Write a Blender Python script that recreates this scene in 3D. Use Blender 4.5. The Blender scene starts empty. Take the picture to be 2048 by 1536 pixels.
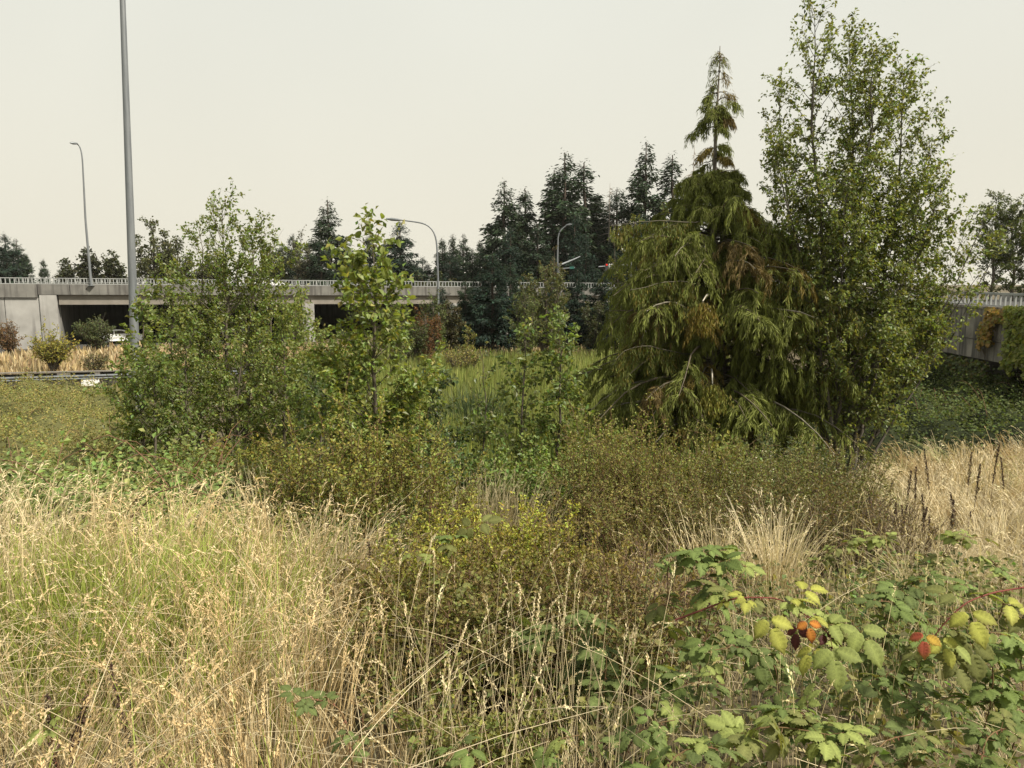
import bpy, math, random
import numpy as np

# ------------------------------------------------------------------ camera, sky, sun, exposure
sc = bpy.context.scene
col = sc.collection
EYE = 7.2                                   # eye height above the marsh datum
FPX = 1479.0                                # focal length in photo pixels (2048 wide)
TH = math.atan(208 / FPX)                   # the camera looks slightly down
cam_d = bpy.data.cameras.new('camera')
cam_d.sensor_width = 36.0
cam_d.lens = 36.0 * FPX / 2048
cam_d.clip_start = 0.05
cam_d.clip_end = 3000
cam = bpy.data.objects.new('camera', cam_d)
cam.location = (0, 0, EYE)
cam.rotation_euler = (math.pi / 2 - TH, 0, 0)
col.objects.link(cam)
sc.camera = cam

SUN_EL, SUN_AZ = math.radians(50), math.radians(118)     # azimuth clockwise from +Y: to the right, a little behind the camera
world = bpy.data.worlds.new('World')
sc.world = world
world.use_nodes = True
nt = world.node_tree
nt.nodes.clear()
w_out = nt.nodes.new('ShaderNodeOutputWorld')
w_bg = nt.nodes.new('ShaderNodeBackground')
w_bg.inputs['Strength'].default_value = 0.1
w_sky = nt.nodes.new('ShaderNodeTexSky')
w_sky.sky_type = 'NISHITA'
w_sky.sun_disc = False
w_sky.sun_elevation = SUN_EL
w_sky.sun_rotation = SUN_AZ
w_sky.dust_density = 8.0
w_sky.air_density = 1.5
w_tc = nt.nodes.new('ShaderNodeTexCoord')
w_sep = nt.nodes.new('ShaderNodeSeparateXYZ')
w_ramp = nt.nodes.new('ShaderNodeMapRange')
w_ramp.inputs['From Min'].default_value = 0.0
w_ramp.inputs['From Max'].default_value = 0.5
w_smoke = nt.nodes.new('ShaderNodeMix')
w_smoke.data_type = 'RGBA'
w_smoke.inputs[6].default_value = (5.25, 4.98, 4.15, 1)    # smoke near the horizon, warm
w_smoke.inputs[7].default_value = (4.75, 4.86, 4.45, 1)    # smoke overhead, cooler
w_mix = nt.nodes.new('ShaderNodeMix')
w_mix.data_type = 'RGBA'
w_mix.inputs[0].default_value = 0.95
L = nt.links.new
L(w_tc.outputs['Generated'], w_sep.inputs[0])
L(w_sep.outputs['Z'], w_ramp.inputs['Value'])
L(w_ramp.outputs[0], w_smoke.inputs[0])
L(w_sky.outputs[0], w_mix.inputs[6])
w_no = nt.nodes.new('ShaderNodeTexNoise')
w_no.inputs['Scale'].default_value = 1.6
w_no.inputs['Detail'].default_value = 3
w_no.inputs['Distortion'].default_value = .6
w_nr = nt.nodes.new('ShaderNodeMapRange')
w_nr.inputs['From Min'].default_value = .3
w_nr.inputs['From Max'].default_value = .7
w_nr.inputs['To Min'].default_value = .985
w_nr.inputs['To Max'].default_value = 1.05
w_sc = nt.nodes.new('ShaderNodeVectorMath')
w_sc.operation = 'SCALE'
L(w_tc.outputs['Generated'], w_no.inputs['Vector'])
L(w_no.outputs['Fac'], w_nr.inputs['Value'])
L(w_smoke.outputs[2], w_sc.inputs[0])
L(w_nr.outputs[0], w_sc.inputs['Scale'])
L(w_sc.outputs[0], w_mix.inputs[7])
L(w_mix.outputs[2], w_bg.inputs['Color'])
L(w_bg.outputs[0], w_out.inputs[0])

sun_d = bpy.data.lights.new('sun', 'SUN')
sun_d.energy = 5.0
sun_d.angle = math.radians(5)
sun_d.color = (1.0, 0.92, 0.79)
sun = bpy.data.objects.new('sun', sun_d)
sun.rotation_euler = (math.pi / 2 - SUN_EL, 0, math.pi - SUN_AZ)
col.objects.link(sun)

sc.view_settings.view_transform = 'Standard'
sc.view_settings.look = 'None'
sc.view_settings.exposure = 0.72
sc.view_settings.gamma = 1.0
sc.view_settings.use_curve_mapping = False
try:
    sc.cycles.max_bounces = 6
    sc.cycles.diffuse_bounces = 3
    sc.cycles.transmission_bounces = 4
    sc.cycles.glossy_bounces = 2
    sc.cycles.use_denoising = True
    sc.cycles.sample_clamp_indirect = 4.0
    sc.cycles.filter_width = 1.5
except Exception:
    pass

# ------------------------------------------------------------------ geometry helpers
RNG = np.random.default_rng(7)


def at(px, py, Y):
    """World point seen at photo pixel (px,py) at forward distance Y."""
    u, v = (px - 1024) / FPX, (768 - py) / FPX
    d = np.array((u, math.cos(TH) + v * math.sin(TH), -math.sin(TH) + v * math.cos(TH)))
    d = d * (Y / d[1])
    return np.array((d[0], Y, EYE + d[2]))


def xcol(px, Y, z=None):
    """World x of photo column px at distance Y (height z, eye level by default)."""
    r = ((EYE if z is None else z) - EYE) / Y
    v = (r * math.cos(TH) + math.sin(TH)) / (math.cos(TH) - r * math.sin(TH))
    return (px - 1024) / FPX * Y / (math.cos(TH) + v * math.sin(TH))


def project(x, y, z):
    zz = z - EYE
    f = y * math.cos(TH) - zz * math.sin(TH)
    u = y * math.sin(TH) + zz * math.cos(TH)
    f = np.maximum(f, 1e-3)
    return 1024 + FPX * x / f, 768 - FPX * u / f


def sstep(a, b, x):
    t = np.clip((x - a) / (b - a), 0, 1)
    return t * t * (3 - 2 * t)


_TY = np.array([-60, 0, 1.5, 3, 6, 10, 15, 20, 26, 35, 47, 60, 72, 95, 150, 260, 900.])
_TD = np.array([1.6, 1.66, 1.72, 2.0, 2.65, 3.5, 4.5, 5.2, 5.75, 6.2, 6.6, 6.6, 6.6, 6.6, 6.4, 6.2, 6.0])


def gz(x, y):
    x, y = np.asarray(x, float), np.asarray(y, float)
    d = np.interp(y, _TY, _TD)
    d = d - 1.0 * sstep(5, 15, x) * sstep(6, 20, y) * (1 - sstep(40, 60, y))
    d = d + 0.05 * np.sin(x * 1.3 + y * .7) * np.sin(y * 1.1 - x * .4) + 0.03 * np.sin(x * 3.1) * np.sin(y * 2.7)
    return EYE - d


def nrm(a):
    return a / np.maximum(np.linalg.norm(a, axis=-1, keepdims=True), 1e-9)


class MB:
    """Collects vertex and face arrays and links them as ONE mesh object."""

    def __init__(self):
        self.v, self.f, self.t, self.n = [], [], [], 0

    def add(self, V, Fa, tint=(1, 1, 1), mi=0, smooth=False):
        V = np.asarray(V, float).reshape(-1, 3)
        Fa = np.asarray(Fa, np.int64)
        t = np.broadcast_to(np.asarray(tint, float), V.shape)
        self.v.append(V)
        self.t.append(t)
        self.f.append((Fa + self.n, mi, smooth))
        self.n += len(V)

    def box(self, c, s, rz=0.0, tint=(1, 1, 1), mi=0):
        o = np.array([(i, j, k) for k in (-.5, .5) for j in (-.5, .5) for i in (-.5, .5)]) * np.asarray(s, float)
        if rz:
            cs, sn = math.cos(rz), math.sin(rz)
            o = np.stack((o[:, 0] * cs - o[:, 1] * sn, o[:, 0] * sn + o[:, 1] * cs, o[:, 2]), 1)
        self.add(o + np.asarray(c, float), [(0, 2, 3, 1), (4, 5, 7, 6), (0, 1, 5, 4), (2, 6, 7, 3), (0, 4, 6, 2), (1, 3, 7, 5)], tint, mi)

    def prism(self, poly, a, b, tint=(1, 1, 1), mi=0):
        """poly: list of (u,w); a: function (u,w,t)->xyz for t in (0,1)"""
        n = len(poly)
        V = [a(u, w, 0) for u, w in poly] + [a(u, w, 1) for u, w in poly]
        q = [(i, (i + 1) % n, n + (i + 1) % n, n + i) for i in range(n)]
        self.add(V, q, tint, mi)
        self.add(V, [tuple(range(n))[::-1]], tint, mi)
        self.add(V, [tuple(range(n, 2 * n))], tint, mi)

    def tubes(self, P, R, s=5, tint=(1, 1, 1), mi=0, smooth=True, cap=False):
        P = np.asarray(P, float)
        R = np.asarray(R, float)
        if P.ndim == 2:
            P, R = P[None], R[None]
        B, n, _ = P.shape
        R = np.broadcast_to(R, (B, n))
        T = nrm(np.gradient(P, axis=1))
        ref = np.where(np.abs(T[..., 2:3]) > .92, np.array((1., 0, 0)), np.array((0., 0, 1.)))
        N1 = nrm(np.cross(T, ref))
        N2 = np.cross(T, N1)
        a = np.arange(s) * 2 * math.pi / s
        V = P[:, :, None] + R[:, :, None, None] * (N1[:, :, None] * np.cos(a)[None, None, :, None] + N2[:, :, None] * np.sin(a)[None, None, :, None])
        i = np.arange(n - 1)[:, None]
        j = np.arange(s)[None]
        q = np.stack((i * s + j, i * s + (j + 1) % s, (i + 1) * s + (j + 1) % s, (i + 1) * s + j), -1).reshape(-1, 4)
        Fq = (q[None] + (np.arange(B) * n * s)[:, None, None]).reshape(-1, 4)
        tt = np.asarray(tint, float)
        if tt.ndim == 2:
            tt = np.repeat(tt, n * s, axis=0)
        self.add(V.reshape(-1, 3), Fq, tt, mi, smooth)
        if cap:
            c0 = [tuple(range(s))]
            self.add(V[0, -1], c0, tint if tt.ndim == 1 else tt[0], mi)
            self.add(V[0, 0], [tuple(range(s))[::-1]], tint if tt.ndim == 1 else tt[0], mi)

    def ribbons(self, P, W, S, tint=(1, 1, 1), mi=0):
        """P (B,n,3) centre lines, W (B,n) half widths, S (B,3) side vectors."""
        B, n, _ = P.shape
        W = np.broadcast_to(W, (B, n))
        V = np.stack((P - S[:, None] * W[..., None], P + S[:, None] * W[..., None]), 2)
        i = np.arange(n - 1)
        q = np.stack((2 * i, 2 * i + 1, 2 * i + 3, 2 * i + 2), -1)
        Fq = (q[None] + (np.arange(B) * 2 * n)[:, None, None]).reshape(-1, 4)
        tt = np.asarray(tint, float)
        if tt.ndim == 2:
            tt = np.repeat(tt, 2 * n, axis=0)
        elif tt.ndim == 3:
            tt = np.repeat(tt.reshape(-1, 3), 2, axis=0)
        self.add(V.reshape(-1, 3), Fq, tt, mi)

    def leaves(self, P, A, N, Ln, Wd, tint, fold=.25, mi=0, curl=.0):
        """Folded pointed leaves: base P, axis A, normal N."""
        A = nrm(A)
        N = nrm(N - A * np.sum(N * A, -1, keepdims=True))
        S = np.cross(A, N)
        Ln = np.broadcast_to(Ln, (len(P),))[:, None]
        Wd = np.broadcast_to(Wd, (len(P),))[:, None]
        mid = P + A * Ln * .45 + N * Wd * fold
        V = np.stack((P, mid + S * Wd * .5, P + A * Ln - N * Ln * curl, mid - S * Wd * .5), 1)
        b = np.arange(len(P))[:, None] * 4
        Fq = np.concatenate((b + np.array((0, 1, 2)), b + np.array((0, 2, 3))), 0)
        tt = np.asarray(tint, float)
        if tt.ndim == 2:
            tt = np.repeat(tt, 4, axis=0)
        self.add(V.reshape(-1, 3), Fq, tt, mi)

    def mesh(self, name, mats):
        me = bpy.data.meshes.new(name)
        V = np.concatenate(self.v)
        T = np.concatenate(self.t)
        loops, totals, mis, sms = [], [], [], []
        for Fa, mi, sm in self.f:
            loops.append(Fa.reshape(-1))
            totals.append(np.full(len(Fa), Fa.shape[1]))
            mis.append(np.full(len(Fa), mi))
            sms.append(np.full(len(Fa), sm))
        loops, totals = np.concatenate(loops), np.concatenate(totals)
        me.vertices.add(len(V))
        me.vertices.foreach_set('co', V.astype(np.float32).ravel())
        me.loops.add(len(loops))
        me.loops.foreach_set('vertex_index', loops.astype(np.int32))
        me.polygons.add(len(totals))
        st = np.concatenate(([0], np.cumsum(totals)[:-1]))
        me.polygons.foreach_set('loop_start', st.astype(np.int32))
        me.polygons.foreach_set('loop_total', totals.astype(np.int32))
        me.polygons.foreach_set('material_index', np.concatenate(mis).astype(np.int32))
        me.polygons.foreach_set('use_smooth', np.concatenate(sms))
        at_ = me.attributes.new('tint', 'FLOAT_COLOR', 'POINT')
        at_.data.foreach_set('color', np.concatenate((T, np.ones((len(T), 1))), 1).astype(np.float32).ravel())
        for m in (mats if isinstance(mats, (list, tuple)) else [mats]):
            me.materials.append(m)
        me.update(calc_edges=True)
        return me

    def build(self, name, mats, parent=None):
        o = bpy.data.objects.new(name, self.mesh(name, mats))
        col.objects.link(o)
        if parent is not None:
            o.parent = parent
            o.location = -np.array(parent.location)
        return o


def tag(o, label=None, cat=None, group=None, kind=None):
    if label:
        o['label'] = label
    if cat:
        o['category'] = cat
    if group:
        o['group'] = group
    if kind:
        o['kind'] = kind
    return o


def thing(name, label, cat, loc=(0, 0, 0), group=None):
    o = bpy.data.objects.new(name, None)
    col.objects.link(o)
    o.location = tuple(float(q) for q in loc)
    o.empty_display_size = .2
    return tag(o, label, cat, group)


def copy_tree(o, parent=None):
    c = o.copy()
    col.objects.link(c)
    if parent is not None:
        c.parent = parent
    for ch in list(o.children):
        copy_tree(ch, c)
    return c


# ------------------------------------------------------------------ materials
def new_mat(name):
    m = bpy.data.materials.new(name)
    m.use_nodes = True
    n = m.node_tree
    n.nodes.clear()
    return m, n, n.nodes.new('ShaderNodeOutputMaterial')


def plant_mat(name, rough=.5, spec=.35, trans=.3, tcol=(1.25, 1.2, .55), nscale=0.0, namp=.35):
    """Tinted by the 'tint' attribute; some light passes through the blade."""
    m, n, out = new_mat(name)
    N = n.nodes.new
    a = N('ShaderNodeAttribute')
    a.attribute_name = 'tint'
    src = a.outputs['Color']
    if nscale:
        tc = N('ShaderNodeTexCoord')
        no = N('ShaderNodeTexNoise')
        no.inputs['Scale'].default_value = nscale
        n.links.new(tc.outputs['Object'], no.inputs['Vector'])
        mr = N('ShaderNodeMapRange')
        mr.inputs['To Min'].default_value = 1 - namp
        mr.inputs['To Max'].default_value = 1 + namp
        n.links.new(no.outputs['Fac'], mr.inputs['Value'])
        mm = N('ShaderNodeVectorMath')
        mm.operation = 'SCALE'
        n.links.new(src, mm.inputs[0])
        n.links.new(mr.outputs[0], mm.inputs['Scale'])
        src = mm.outputs[0]
    p = N('ShaderNodeBsdfPrincipled')
    p.inputs['Roughness'].default_value = rough
    p.inputs['Specular IOR Level'].default_value = spec
    n.links.new(src, p.inputs['Base Color'])
    if trans > 0:
        t = N('ShaderNodeBsdfTranslucent')
        v = N('ShaderNodeVectorMath')
        v.operation = 'MULTIPLY'
        v.inputs[1].default_value = tcol
        n.links.new(src, v.inputs[0])
        n.links.new(v.outputs[0], t.inputs['Color'])
        mx = N('ShaderNodeMixShader')
        mx.inputs[0].default_value = trans
        n.links.new(p.outputs[0], mx.inputs[1])
        n.links.new(t.outputs[0], mx.inputs[2])
        n.links.new(mx.outputs[0], out.inputs[0])
    else:
        n.links.new(p.outputs[0], out.inputs[0])
    return m


def noise_mat(name, c1, c2, scale=3.0, stretch=(1, 1, 1), rough=.8, spec=.3, bump=.0, metal=0.0, streak=None, detail=6):
    m, n, out = new_mat(name)
    N = n.nodes.new
    tc = N('ShaderNodeTexCoord')
    mp = N('ShaderNodeMapping')
    mp.inputs['Scale'].default_value = stretch
    n.links.new(tc.outputs['Object'], mp.inputs['Vector'])
    no = N('ShaderNodeTexNoise')
    no.inputs['Scale'].default_value = scale
    no.inputs['Detail'].default_value = detail
    n.links.new(mp.outputs[0], no.inputs['Vector'])
    r = N('ShaderNodeValToRGB')
    r.color_ramp.elements[0].position = .32
    r.color_ramp.elements[0].color = (*c1, 1)
    r.color_ramp.elements[1].position = .68
    r.color_ramp.elements[1].color = (*c2, 1)
    n.links.new(no.outputs['Fac'], r.inputs[0])
    src = r.outputs[0]
    if streak:                                # (colour, horizontal frequency, amount): rain streaks running down a face
        mp2 = N('ShaderNodeMapping')
        mp2.inputs['Scale'].default_value = (streak[1], streak[1], streak[1] * .07)
        n.links.new(tc.outputs['Object'], mp2.inputs['Vector'])
        n2 = N('ShaderNodeTexNoise')
        n2.inputs['Scale'].default_value = 1.0
        n2.inputs['Detail'].default_value = 5
        n.links.new(mp2.outputs[0], n2.inputs['Vector'])
        r2 = N('ShaderNodeMapRange')
        r2.inputs['From Min'].default_value = .46
        r2.inputs['From Max'].default_value = .64
        r2.inputs['To Max'].default_value = streak[2]
        n.links.new(n2.outputs['Fac'], r2.inputs['Value'])
        mx = N('ShaderNodeMix')
        mx.data_type = 'RGBA'
        n.links.new(r2.outputs[0], mx.inputs[0])
        n.links.new(src, mx.inputs[6])
        mx.inputs[7].default_value = (*streak[0], 1)
        src = mx.outputs[2]
    p = N('ShaderNodeBsdfPrincipled')
    p.inputs['Roughness'].default_value = rough
    p.inputs['Specular IOR Level'].default_value = spec
    p.inputs['Metallic'].default_value = metal
    n.links.new(src, p.inputs['Base Color'])
    if bump:
        b = N('ShaderNodeBump')
        b.inputs['Strength'].default_value = bump
        b.inputs['Distance'].default_value = .05
        n.links.new(no.outputs['Fac'], b.inputs['Height'])
        n.links.new(b.outputs[0], p.inputs['Normal'])
    n.links.new(p.outputs[0], out.inputs[0])
    return m


def emit_mat(name, c, s):
    m, n, out = new_mat(name)
    e = n.nodes.new('ShaderNodeEmission')
    e.inputs[0].default_value = (*c, 1)
    e.inputs[1].default_value = s
    n.links.new(e.outputs[0], out.inputs[0])
    return m


M = dict(
    leaf=plant_mat('broad_leaf', .45, .4, .46, (1.35, 1.25, .5)),
    matte_leaf=plant_mat('shrub_leaf', .6, .25, .36, (1.3, 1.2, .5)),
    bramble=plant_mat('bramble_leaf', .65, .15, .36, (1.3, 1.2, .5), nscale=45, namp=.42),
    needle=plant_mat('needle', .8, .08, .1),
    cedar=plant_mat('cedar_spray', .65, .2, .22),
    grass=plant_mat('grass_blade', .6, .25, .3, (1.1, 1.0, .7)),
    bark=plant_mat('bark', .9, .1, 0, nscale=14, namp=.4),
    mound=plant_mat('thicket_core', .95, .05, 0, nscale=2.5, namp=.6),
    ground=noise_mat('soil_and_thatch', (.045, .036, .02), (.115, .09, .048), 1.6, rough=.95, bump=.4),
    asphalt=noise_mat('asphalt', (.045, .045, .045), (.065, .063, .06), 4, rough=.9),
    concrete=noise_mat('parapet_concrete', (.12, .117, .107), (.185, .18, .163), .9, rough=.9, bump=.15, streak=((.07, .065, .06), 3.0, .8)),
    concrete_pale=noise_mat('abutment_concrete', (.24, .235, .22), (.35, .345, .325), .6, rough=.9, bump=.1, streak=((.08, .075, .07), 1.1, .85)),
    concrete_girder=noise_mat('girder_concrete', (.17, .155, .13), (.23, .21, .18), 1.0, rough=.9),
    concrete_old=noise_mat('weathered_concrete', (.13, .12, .1), (.29, .265, .23), 1.3, rough=.92, bump=.3, streak=((.04, .037, .035), 4.5, .8)),
    galv=noise_mat('galvanised_steel', (.14, .153, .163), (.2, .213, .22), 1.5, stretch=(6, 6, .6), rough=.5, spec=.4, metal=.35),
    rail=noise_mat('railing_metal', (.24, .25, .245), (.32, .33, .32), 2, rough=.5),
    white=noise_mat('white_paint', (.74, .74, .73), (.82, .82, .8), 3, rough=.3, spec=.5),
    glass=noise_mat('car_glass', (.015, .017, .02), (.03, .033, .035), 2, rough=.08, spec=.6),
    rubber=noise_mat('tyre_rubber', (.02, .02, .02), (.035, .035, .035), 8, rough=.9),
    dark=noise_mat('dark_metal', (.03, .03, .03), (.05, .05, .05), 8, rough=.6),
    dark_timber=noise_mat('dark_board', (.05, .047, .042), (.09, .083, .075), 5, stretch=(1, 1, 4), rough=.9, bump=.2),
    timber=noise_mat('weathered_post', (.12, .11, .095), (.2, .185, .16), 6, stretch=(3, 3, .4), rough=.9, bump=.2),
    red=noise_mat('tail_red', (.35, .02, .015), (.45, .03, .02), 4, rough=.3),
    green_sign=noise_mat('sign_green', (.02, .09, .075), (.03, .12, .1), 4, rough=.4),
    red_lit=emit_mat('red_signal_lens', (1, .05, .03), .6),
)

# ------------------------------------------------------------------ ground, road
xs = np.unique(np.concatenate((np.linspace(-700, -60, 24), np.linspace(-60, 60, 150), np.linspace(60, 700, 24))))
ys = np.unique(np.concatenate((np.linspace(-60, 0, 14), np.linspace(0, 30, 90), np.linspace(30, 110, 70), np.linspace(110, 900, 34))))
GX, GY = np.meshgrid(xs, ys)
gm = MB()
i, j = np.meshgrid(np.arange(len(ys) - 1), np.arange(len(xs) - 1), indexing='ij')
w = len(xs)
gm.add(np.stack((GX, GY, gz(GX, GY)), -1).reshape(-1, 3), np.stack((i * w + j, i * w + j + 1, (i + 1) * w + j + 1, (i + 1) * w + j), -1).reshape(-1, 4), smooth=True)
tag(gm.build('ground', M['ground']), kind='structure')


def path_sheet(name, pts, half, dz, m):
    P = np.asarray(pts, float)
    t = np.linspace(0, 1, 60)
    k = np.linspace(0, 1, len(P))
    C = np.stack((np.interp(t, k, P[:, 0]), np.interp(t, k, P[:, 1])), 1)
    T = nrm(np.gradient(C, axis=0))
    S = np.stack((T[:, 1], -T[:, 0]), 1)
    V = []
    for q in np.linspace(-half, half, 9):
        X = C + S * q
        V.append(np.concatenate((X, (gz(X[:, 0], X[:, 1]) + dz)[:, None]), 1))
    V = np.stack(V, 1)
    n, wd = V.shape[:2]
    a, b = np.meshgrid(np.arange(n - 1), np.arange(wd - 1), indexing='ij')
    mb = MB()
    mb.add(V.reshape(-1, 3), np.stack((a * wd + b, a * wd + b + 1, (a + 1) * wd + b + 1, (a + 1) * wd + b), -1).reshape(-1, 4), smooth=True)
    return tag(mb.build(name, m), kind='structure')


path_sheet('road', [(-60, 58), (-42, 72), (-26, 88), (-8, 108), (12, 132)], 6.0, .12, M['asphalt'])

# ------------------------------------------------------------------ far overpass
BA = np.array((xcol(150, 72), 72.0))
BB = np.array((xcol(1000, 88), 88.0))
BD = (BB - BA) / np.linalg.norm(BB - BA)
BN = np.array((-BD[1], BD[0]))               # across the deck, away from the camera
BRZ = math.atan2(BD[1], BD[0])
BL = np.linalg.norm(BB - BA)


def bz(s):                                   # height of the railing top along the bridge
    return EYE + .19 - .36 * s / 38.0


def s_at(px):                                # distance along the bridge seen in photo column px
    k = (px - 1024) / FPX * math.cos(TH)
    return (k * BA[1] - BA[0]) / (BD[0] - k * BD[1])


def bxyz(s, across, dz):
    p = BA + BD * s + BN * across
    return np.array((p[0], p[1], bz(s) + dz))


def beam(mb, s0, s1, a0, a1, z0, z1, mi=0):
    V = [bxyz(s, a, z) for s in (s0, s1) for a in (a0, a1) for z in (z0, z1)]
    mb.add(V, [(0, 1, 3, 2), (4, 6, 7, 5), (0, 4, 5, 1), (2, 3, 7, 6), (0, 2, 6, 4), (1, 5, 7, 3)], mi=mi)


op = thing('overpass', 'grey concrete road overpass with pale metal railing crossing behind the saplings', 'bridge', (*BA, 0))
S0, S1 = s_at(-160), s_at(1330)
DW = 34.0
joints = [S0, s_at(73), s_at(138), s_at(330), s_at(520), s_at(700), s_at(880), s_at(1050), s_at(1200), S1]
for k in range(len(joints) - 1):
    mb = MB()
    low = -1.86 if k == 0 else -1.6
    beam(mb, joints[k] + .03, joints[k + 1] - .03, -.05, .3, low, -.6)
    mb.build('parapet_panel', M['concrete'], op)
mb = MB()
beam(mb, S0, S1, .32, DW, -1.62, -1.3)
mb.build('deck', M['asphalt'], op)
mb = MB()
beam(mb, S0, S1, DW, DW + .3, -1.6, -.7)
mb.build('far_parapet', M['concrete'], op)
mb = MB()
beam(mb, s_at(100), s_at(1010) - .05, DW - 1.2, DW - .6, -8, -2.58)
mb.build('added_end_wall', M['concrete'], op)  # added wall closing the far end, keeps the underpass opening dark
mb = MB()
beam(mb, s_at(113), S1, .28, .75, -2.56, -1.63)
beam(mb, s_at(113), S1, .22, .28, -2.56, -2.42)
for a in np.arange(3.0, DW, 2.6):
    beam(mb, s_at(113), S1, a, a + .5, -2.56, -1.63)
mb.build('girder', M['concrete_girder'], op)
mb = MB()
beam(mb, S0, s_at(4) - .03, .12, .9, -8, -1.88)
mb.build('wing_wall', M['concrete_pale'], op)
mb = MB()
beam(mb, s_at(4) + .03, s_at(75), .12, .9, -8, -1.88)
mb.build('wing_wall', M['concrete_pale'], op)
mb = MB()
beam(mb, s_at(75) + .02, s_at(110), -.02, 1.0, -8, -1.62)
mb.build('abutment_pillar', M['concrete_pale'], op)
mb = MB()
beam(mb, s_at(100), s_at(112), 1.01, DW + .3, -8, -1.64)
mb.build('abutment', M['concrete'], op)
for pxp in (615, 905):
    mb = MB()
    beam(mb, s_at(pxp) - .6, s_at(pxp) + .6, .05, 1.25, -8, -2.5)
    mb.build('pier', M['concrete_pale'], op)
    for k in range(4):
        mb = MB()
        beam(mb, s_at(pxp) - .6, s_at(pxp) + .6, 6.0 + 6.5 * k, 7.2 + 6.5 * k, -8, -2.57)
        mb.build('pier', M['concrete'], op)
mb = MB()
beam(mb, s_at(1010), S1, .3, DW, -8, -2.6)
mb.build('abutment', M['concrete'], op)
for nm, a in (('railing', .1), ('railing', DW + .15)):
    mb = MB()
    beam(mb, S0, S1, a - .05, a + .05, -.07, 0)
    beam(mb, S0, S1, a - .03, a + .03, -.6, -.54)
    rl = mb.build(nm, M['rail'], op)
    mb = MB()
    for s in np.arange(S0, S1, .36):
        beam(mb, s, s + .075, a - .03, a + .03, -.55, -.06)
    tag(mb.build('balusters', M['rail'], rl), kind='stuff')
for o in list(op.children):                  # sub-parts inherit the placement of the railing
    for c in o.children:
        c.location = (0, 0, 0)

# ------------------------------------------------------------------ lamps and signals


def smooth_path(pts, n=24):
    P = np.asarray(pts, float)
    d = np.concatenate(([0], np.cumsum(np.linalg.norm(np.diff(P, axis=0), axis=1))))
    t = np.linspace(0, d[-1], n)
    Q = np.stack([np.interp(t, d, P[:, k]) for k in range(3)], 1)
    for _ in range(2):
        Q[1:-1] = (Q[:-2] + 2 * Q[1:-1] + Q[2:]) / 4
    return Q


# tall foreground pole
pb = at(260, 730, 24)
zb = float(gz(pb[0], 24)) - .1
top = at(243, -60, 24.0)
b0 = np.array((at(261, 730, 24)[0] + .06, 24, zb))
lp = thing('light_pole', 'tall thick grey steel pole rising out of the left saplings beyond the picture top', 'light pole', b0)
mb = MB()
P = smooth_path([b0, top + (top - b0) * .25], 20)
mb.tubes(P, np.linspace(.155, .058, 20), 16)
mb.build('pole', M['galv'], lp)
mb = MB()
mb.box(b0 + (0, 0, .12), (.5, .5, .05))
for q in (-1, 1):
    for r in (-1, 1):
        mb.tubes(np.array([b0 + (q * .19, r * .19, .1), b0 + (q * .19, r * .19, .24)]), np.array((.02, .02)), 6, cap=True)
mb.build('base_plate', M['galv'], lp)


def street_lamp(label, pts, r0, r1, head_dir, head_len, group, base_dz=None):
    P = smooth_path(pts, 40)
    t = thing('street_lamp', label, 'street lamp', P[0], group)
    mb = MB()
    mb.tubes(P, np.linspace(r0, r1, 40), 10)
    mb.build('pole', M['galv'], t)
    mb = MB()
    e = P[-1]
    d = nrm(np.asarray(head_dir, float))
    Q = np.array([e - d * .1, e + d * head_len * .15, e + d * head_len * .6, e + d * head_len])
    mb.tubes(Q, np.array((r1 * 1.2, .11, .13, .05)), 8, cap=True)
    mb.build('lamp_head', M['galv'], t)
    mb = MB()
    mb.box(P[0] + (0, 0, .03), (r0 * 4, r0 * 4, .06))
    mb.build('base', M['galv'], t)
    return t


GL = 'davit lamps along the roads'
p = bxyz(s_at(182), -.12, -.75)
street_lamp('slender grey lamp on the overpass parapet, its small head turned left', [p, at(171, 440, p[1]), at(165, 320, p[1]), at(162, 296, p[1]), at(157, 288, p[1]), at(153, 287, p[1] - .4)], .13, .055, (-.5, -.8, -.05), .6, GL)
zg = float(gz(xcol(878, 62), 62))
street_lamp('grey lamp with a long level arm reaching left over the middle sapling', [(xcol(878, 62, zg), 62, zg), at(876, 560, 62), at(874, 490, 62), at(871, 470, 62), at(863, 455, 62), at(850, 447, 62), at(832, 444, 62), at(800, 440, 62)], .12, .05, (-1, 0, .08), 1.15, GL)
p = at(1116, 572, 92)
street_lamp('lamp with short arm bent right before the dark firs, beside the traffic signal', [p, at(1115, 520, 92), at(1116, 475, 92), at(1119, 463, 92), at(1127, 455, 92), at(1134, 450, 92)], .13, .06, (.9, -.3, .1), .6, GL)

ts = thing('traffic_signal', 'signal mast beside the short lamp with a green street sign on its lower arm', 'traffic signal', at(1117, 575, 91.5), 'signal masts at the crossing')
mb = MB()
mb.tubes(np.array([at(1117, 580, 91.5), at(1117, 527, 91.5)]), np.array((.2, .16)), 10, cap=True)
mb.build('post', M['galv'], ts)
mb = MB()
mb.tubes(smooth_path([at(1117, 531, 91.5), at(1140, 522, 93), at(1160, 513, 95)], 8), np.linspace(.13, .07, 8), 8)
mb.build('mast_arm', M['galv'], ts)
mb = MB()
mb.tubes(np.array([at(1118, 538, 91.5), at(1150, 535, 91.5)]), np.array((.07, .06)), 8)
a = mb.build('mast_arm', M['galv'], ts)
mb = MB()
mb.box(at(1144, 535.5, 91.3), (.55, .04, .3))
mb.build('street_sign', M['green_sign'], ts)
ts2 = thing('traffic_signal', 'signal mast arm with red light and white arrow sign beside the cedar', 'traffic signal', at(1262, 575, 93), 'signal masts at the crossing')
mb = MB()
mb.tubes(np.array([at(1262, 590, 93), at(1262, 520, 93)]), np.array((.2, .16)), 10, cap=True)
mb.build('post', M['galv'], ts2)
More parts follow.
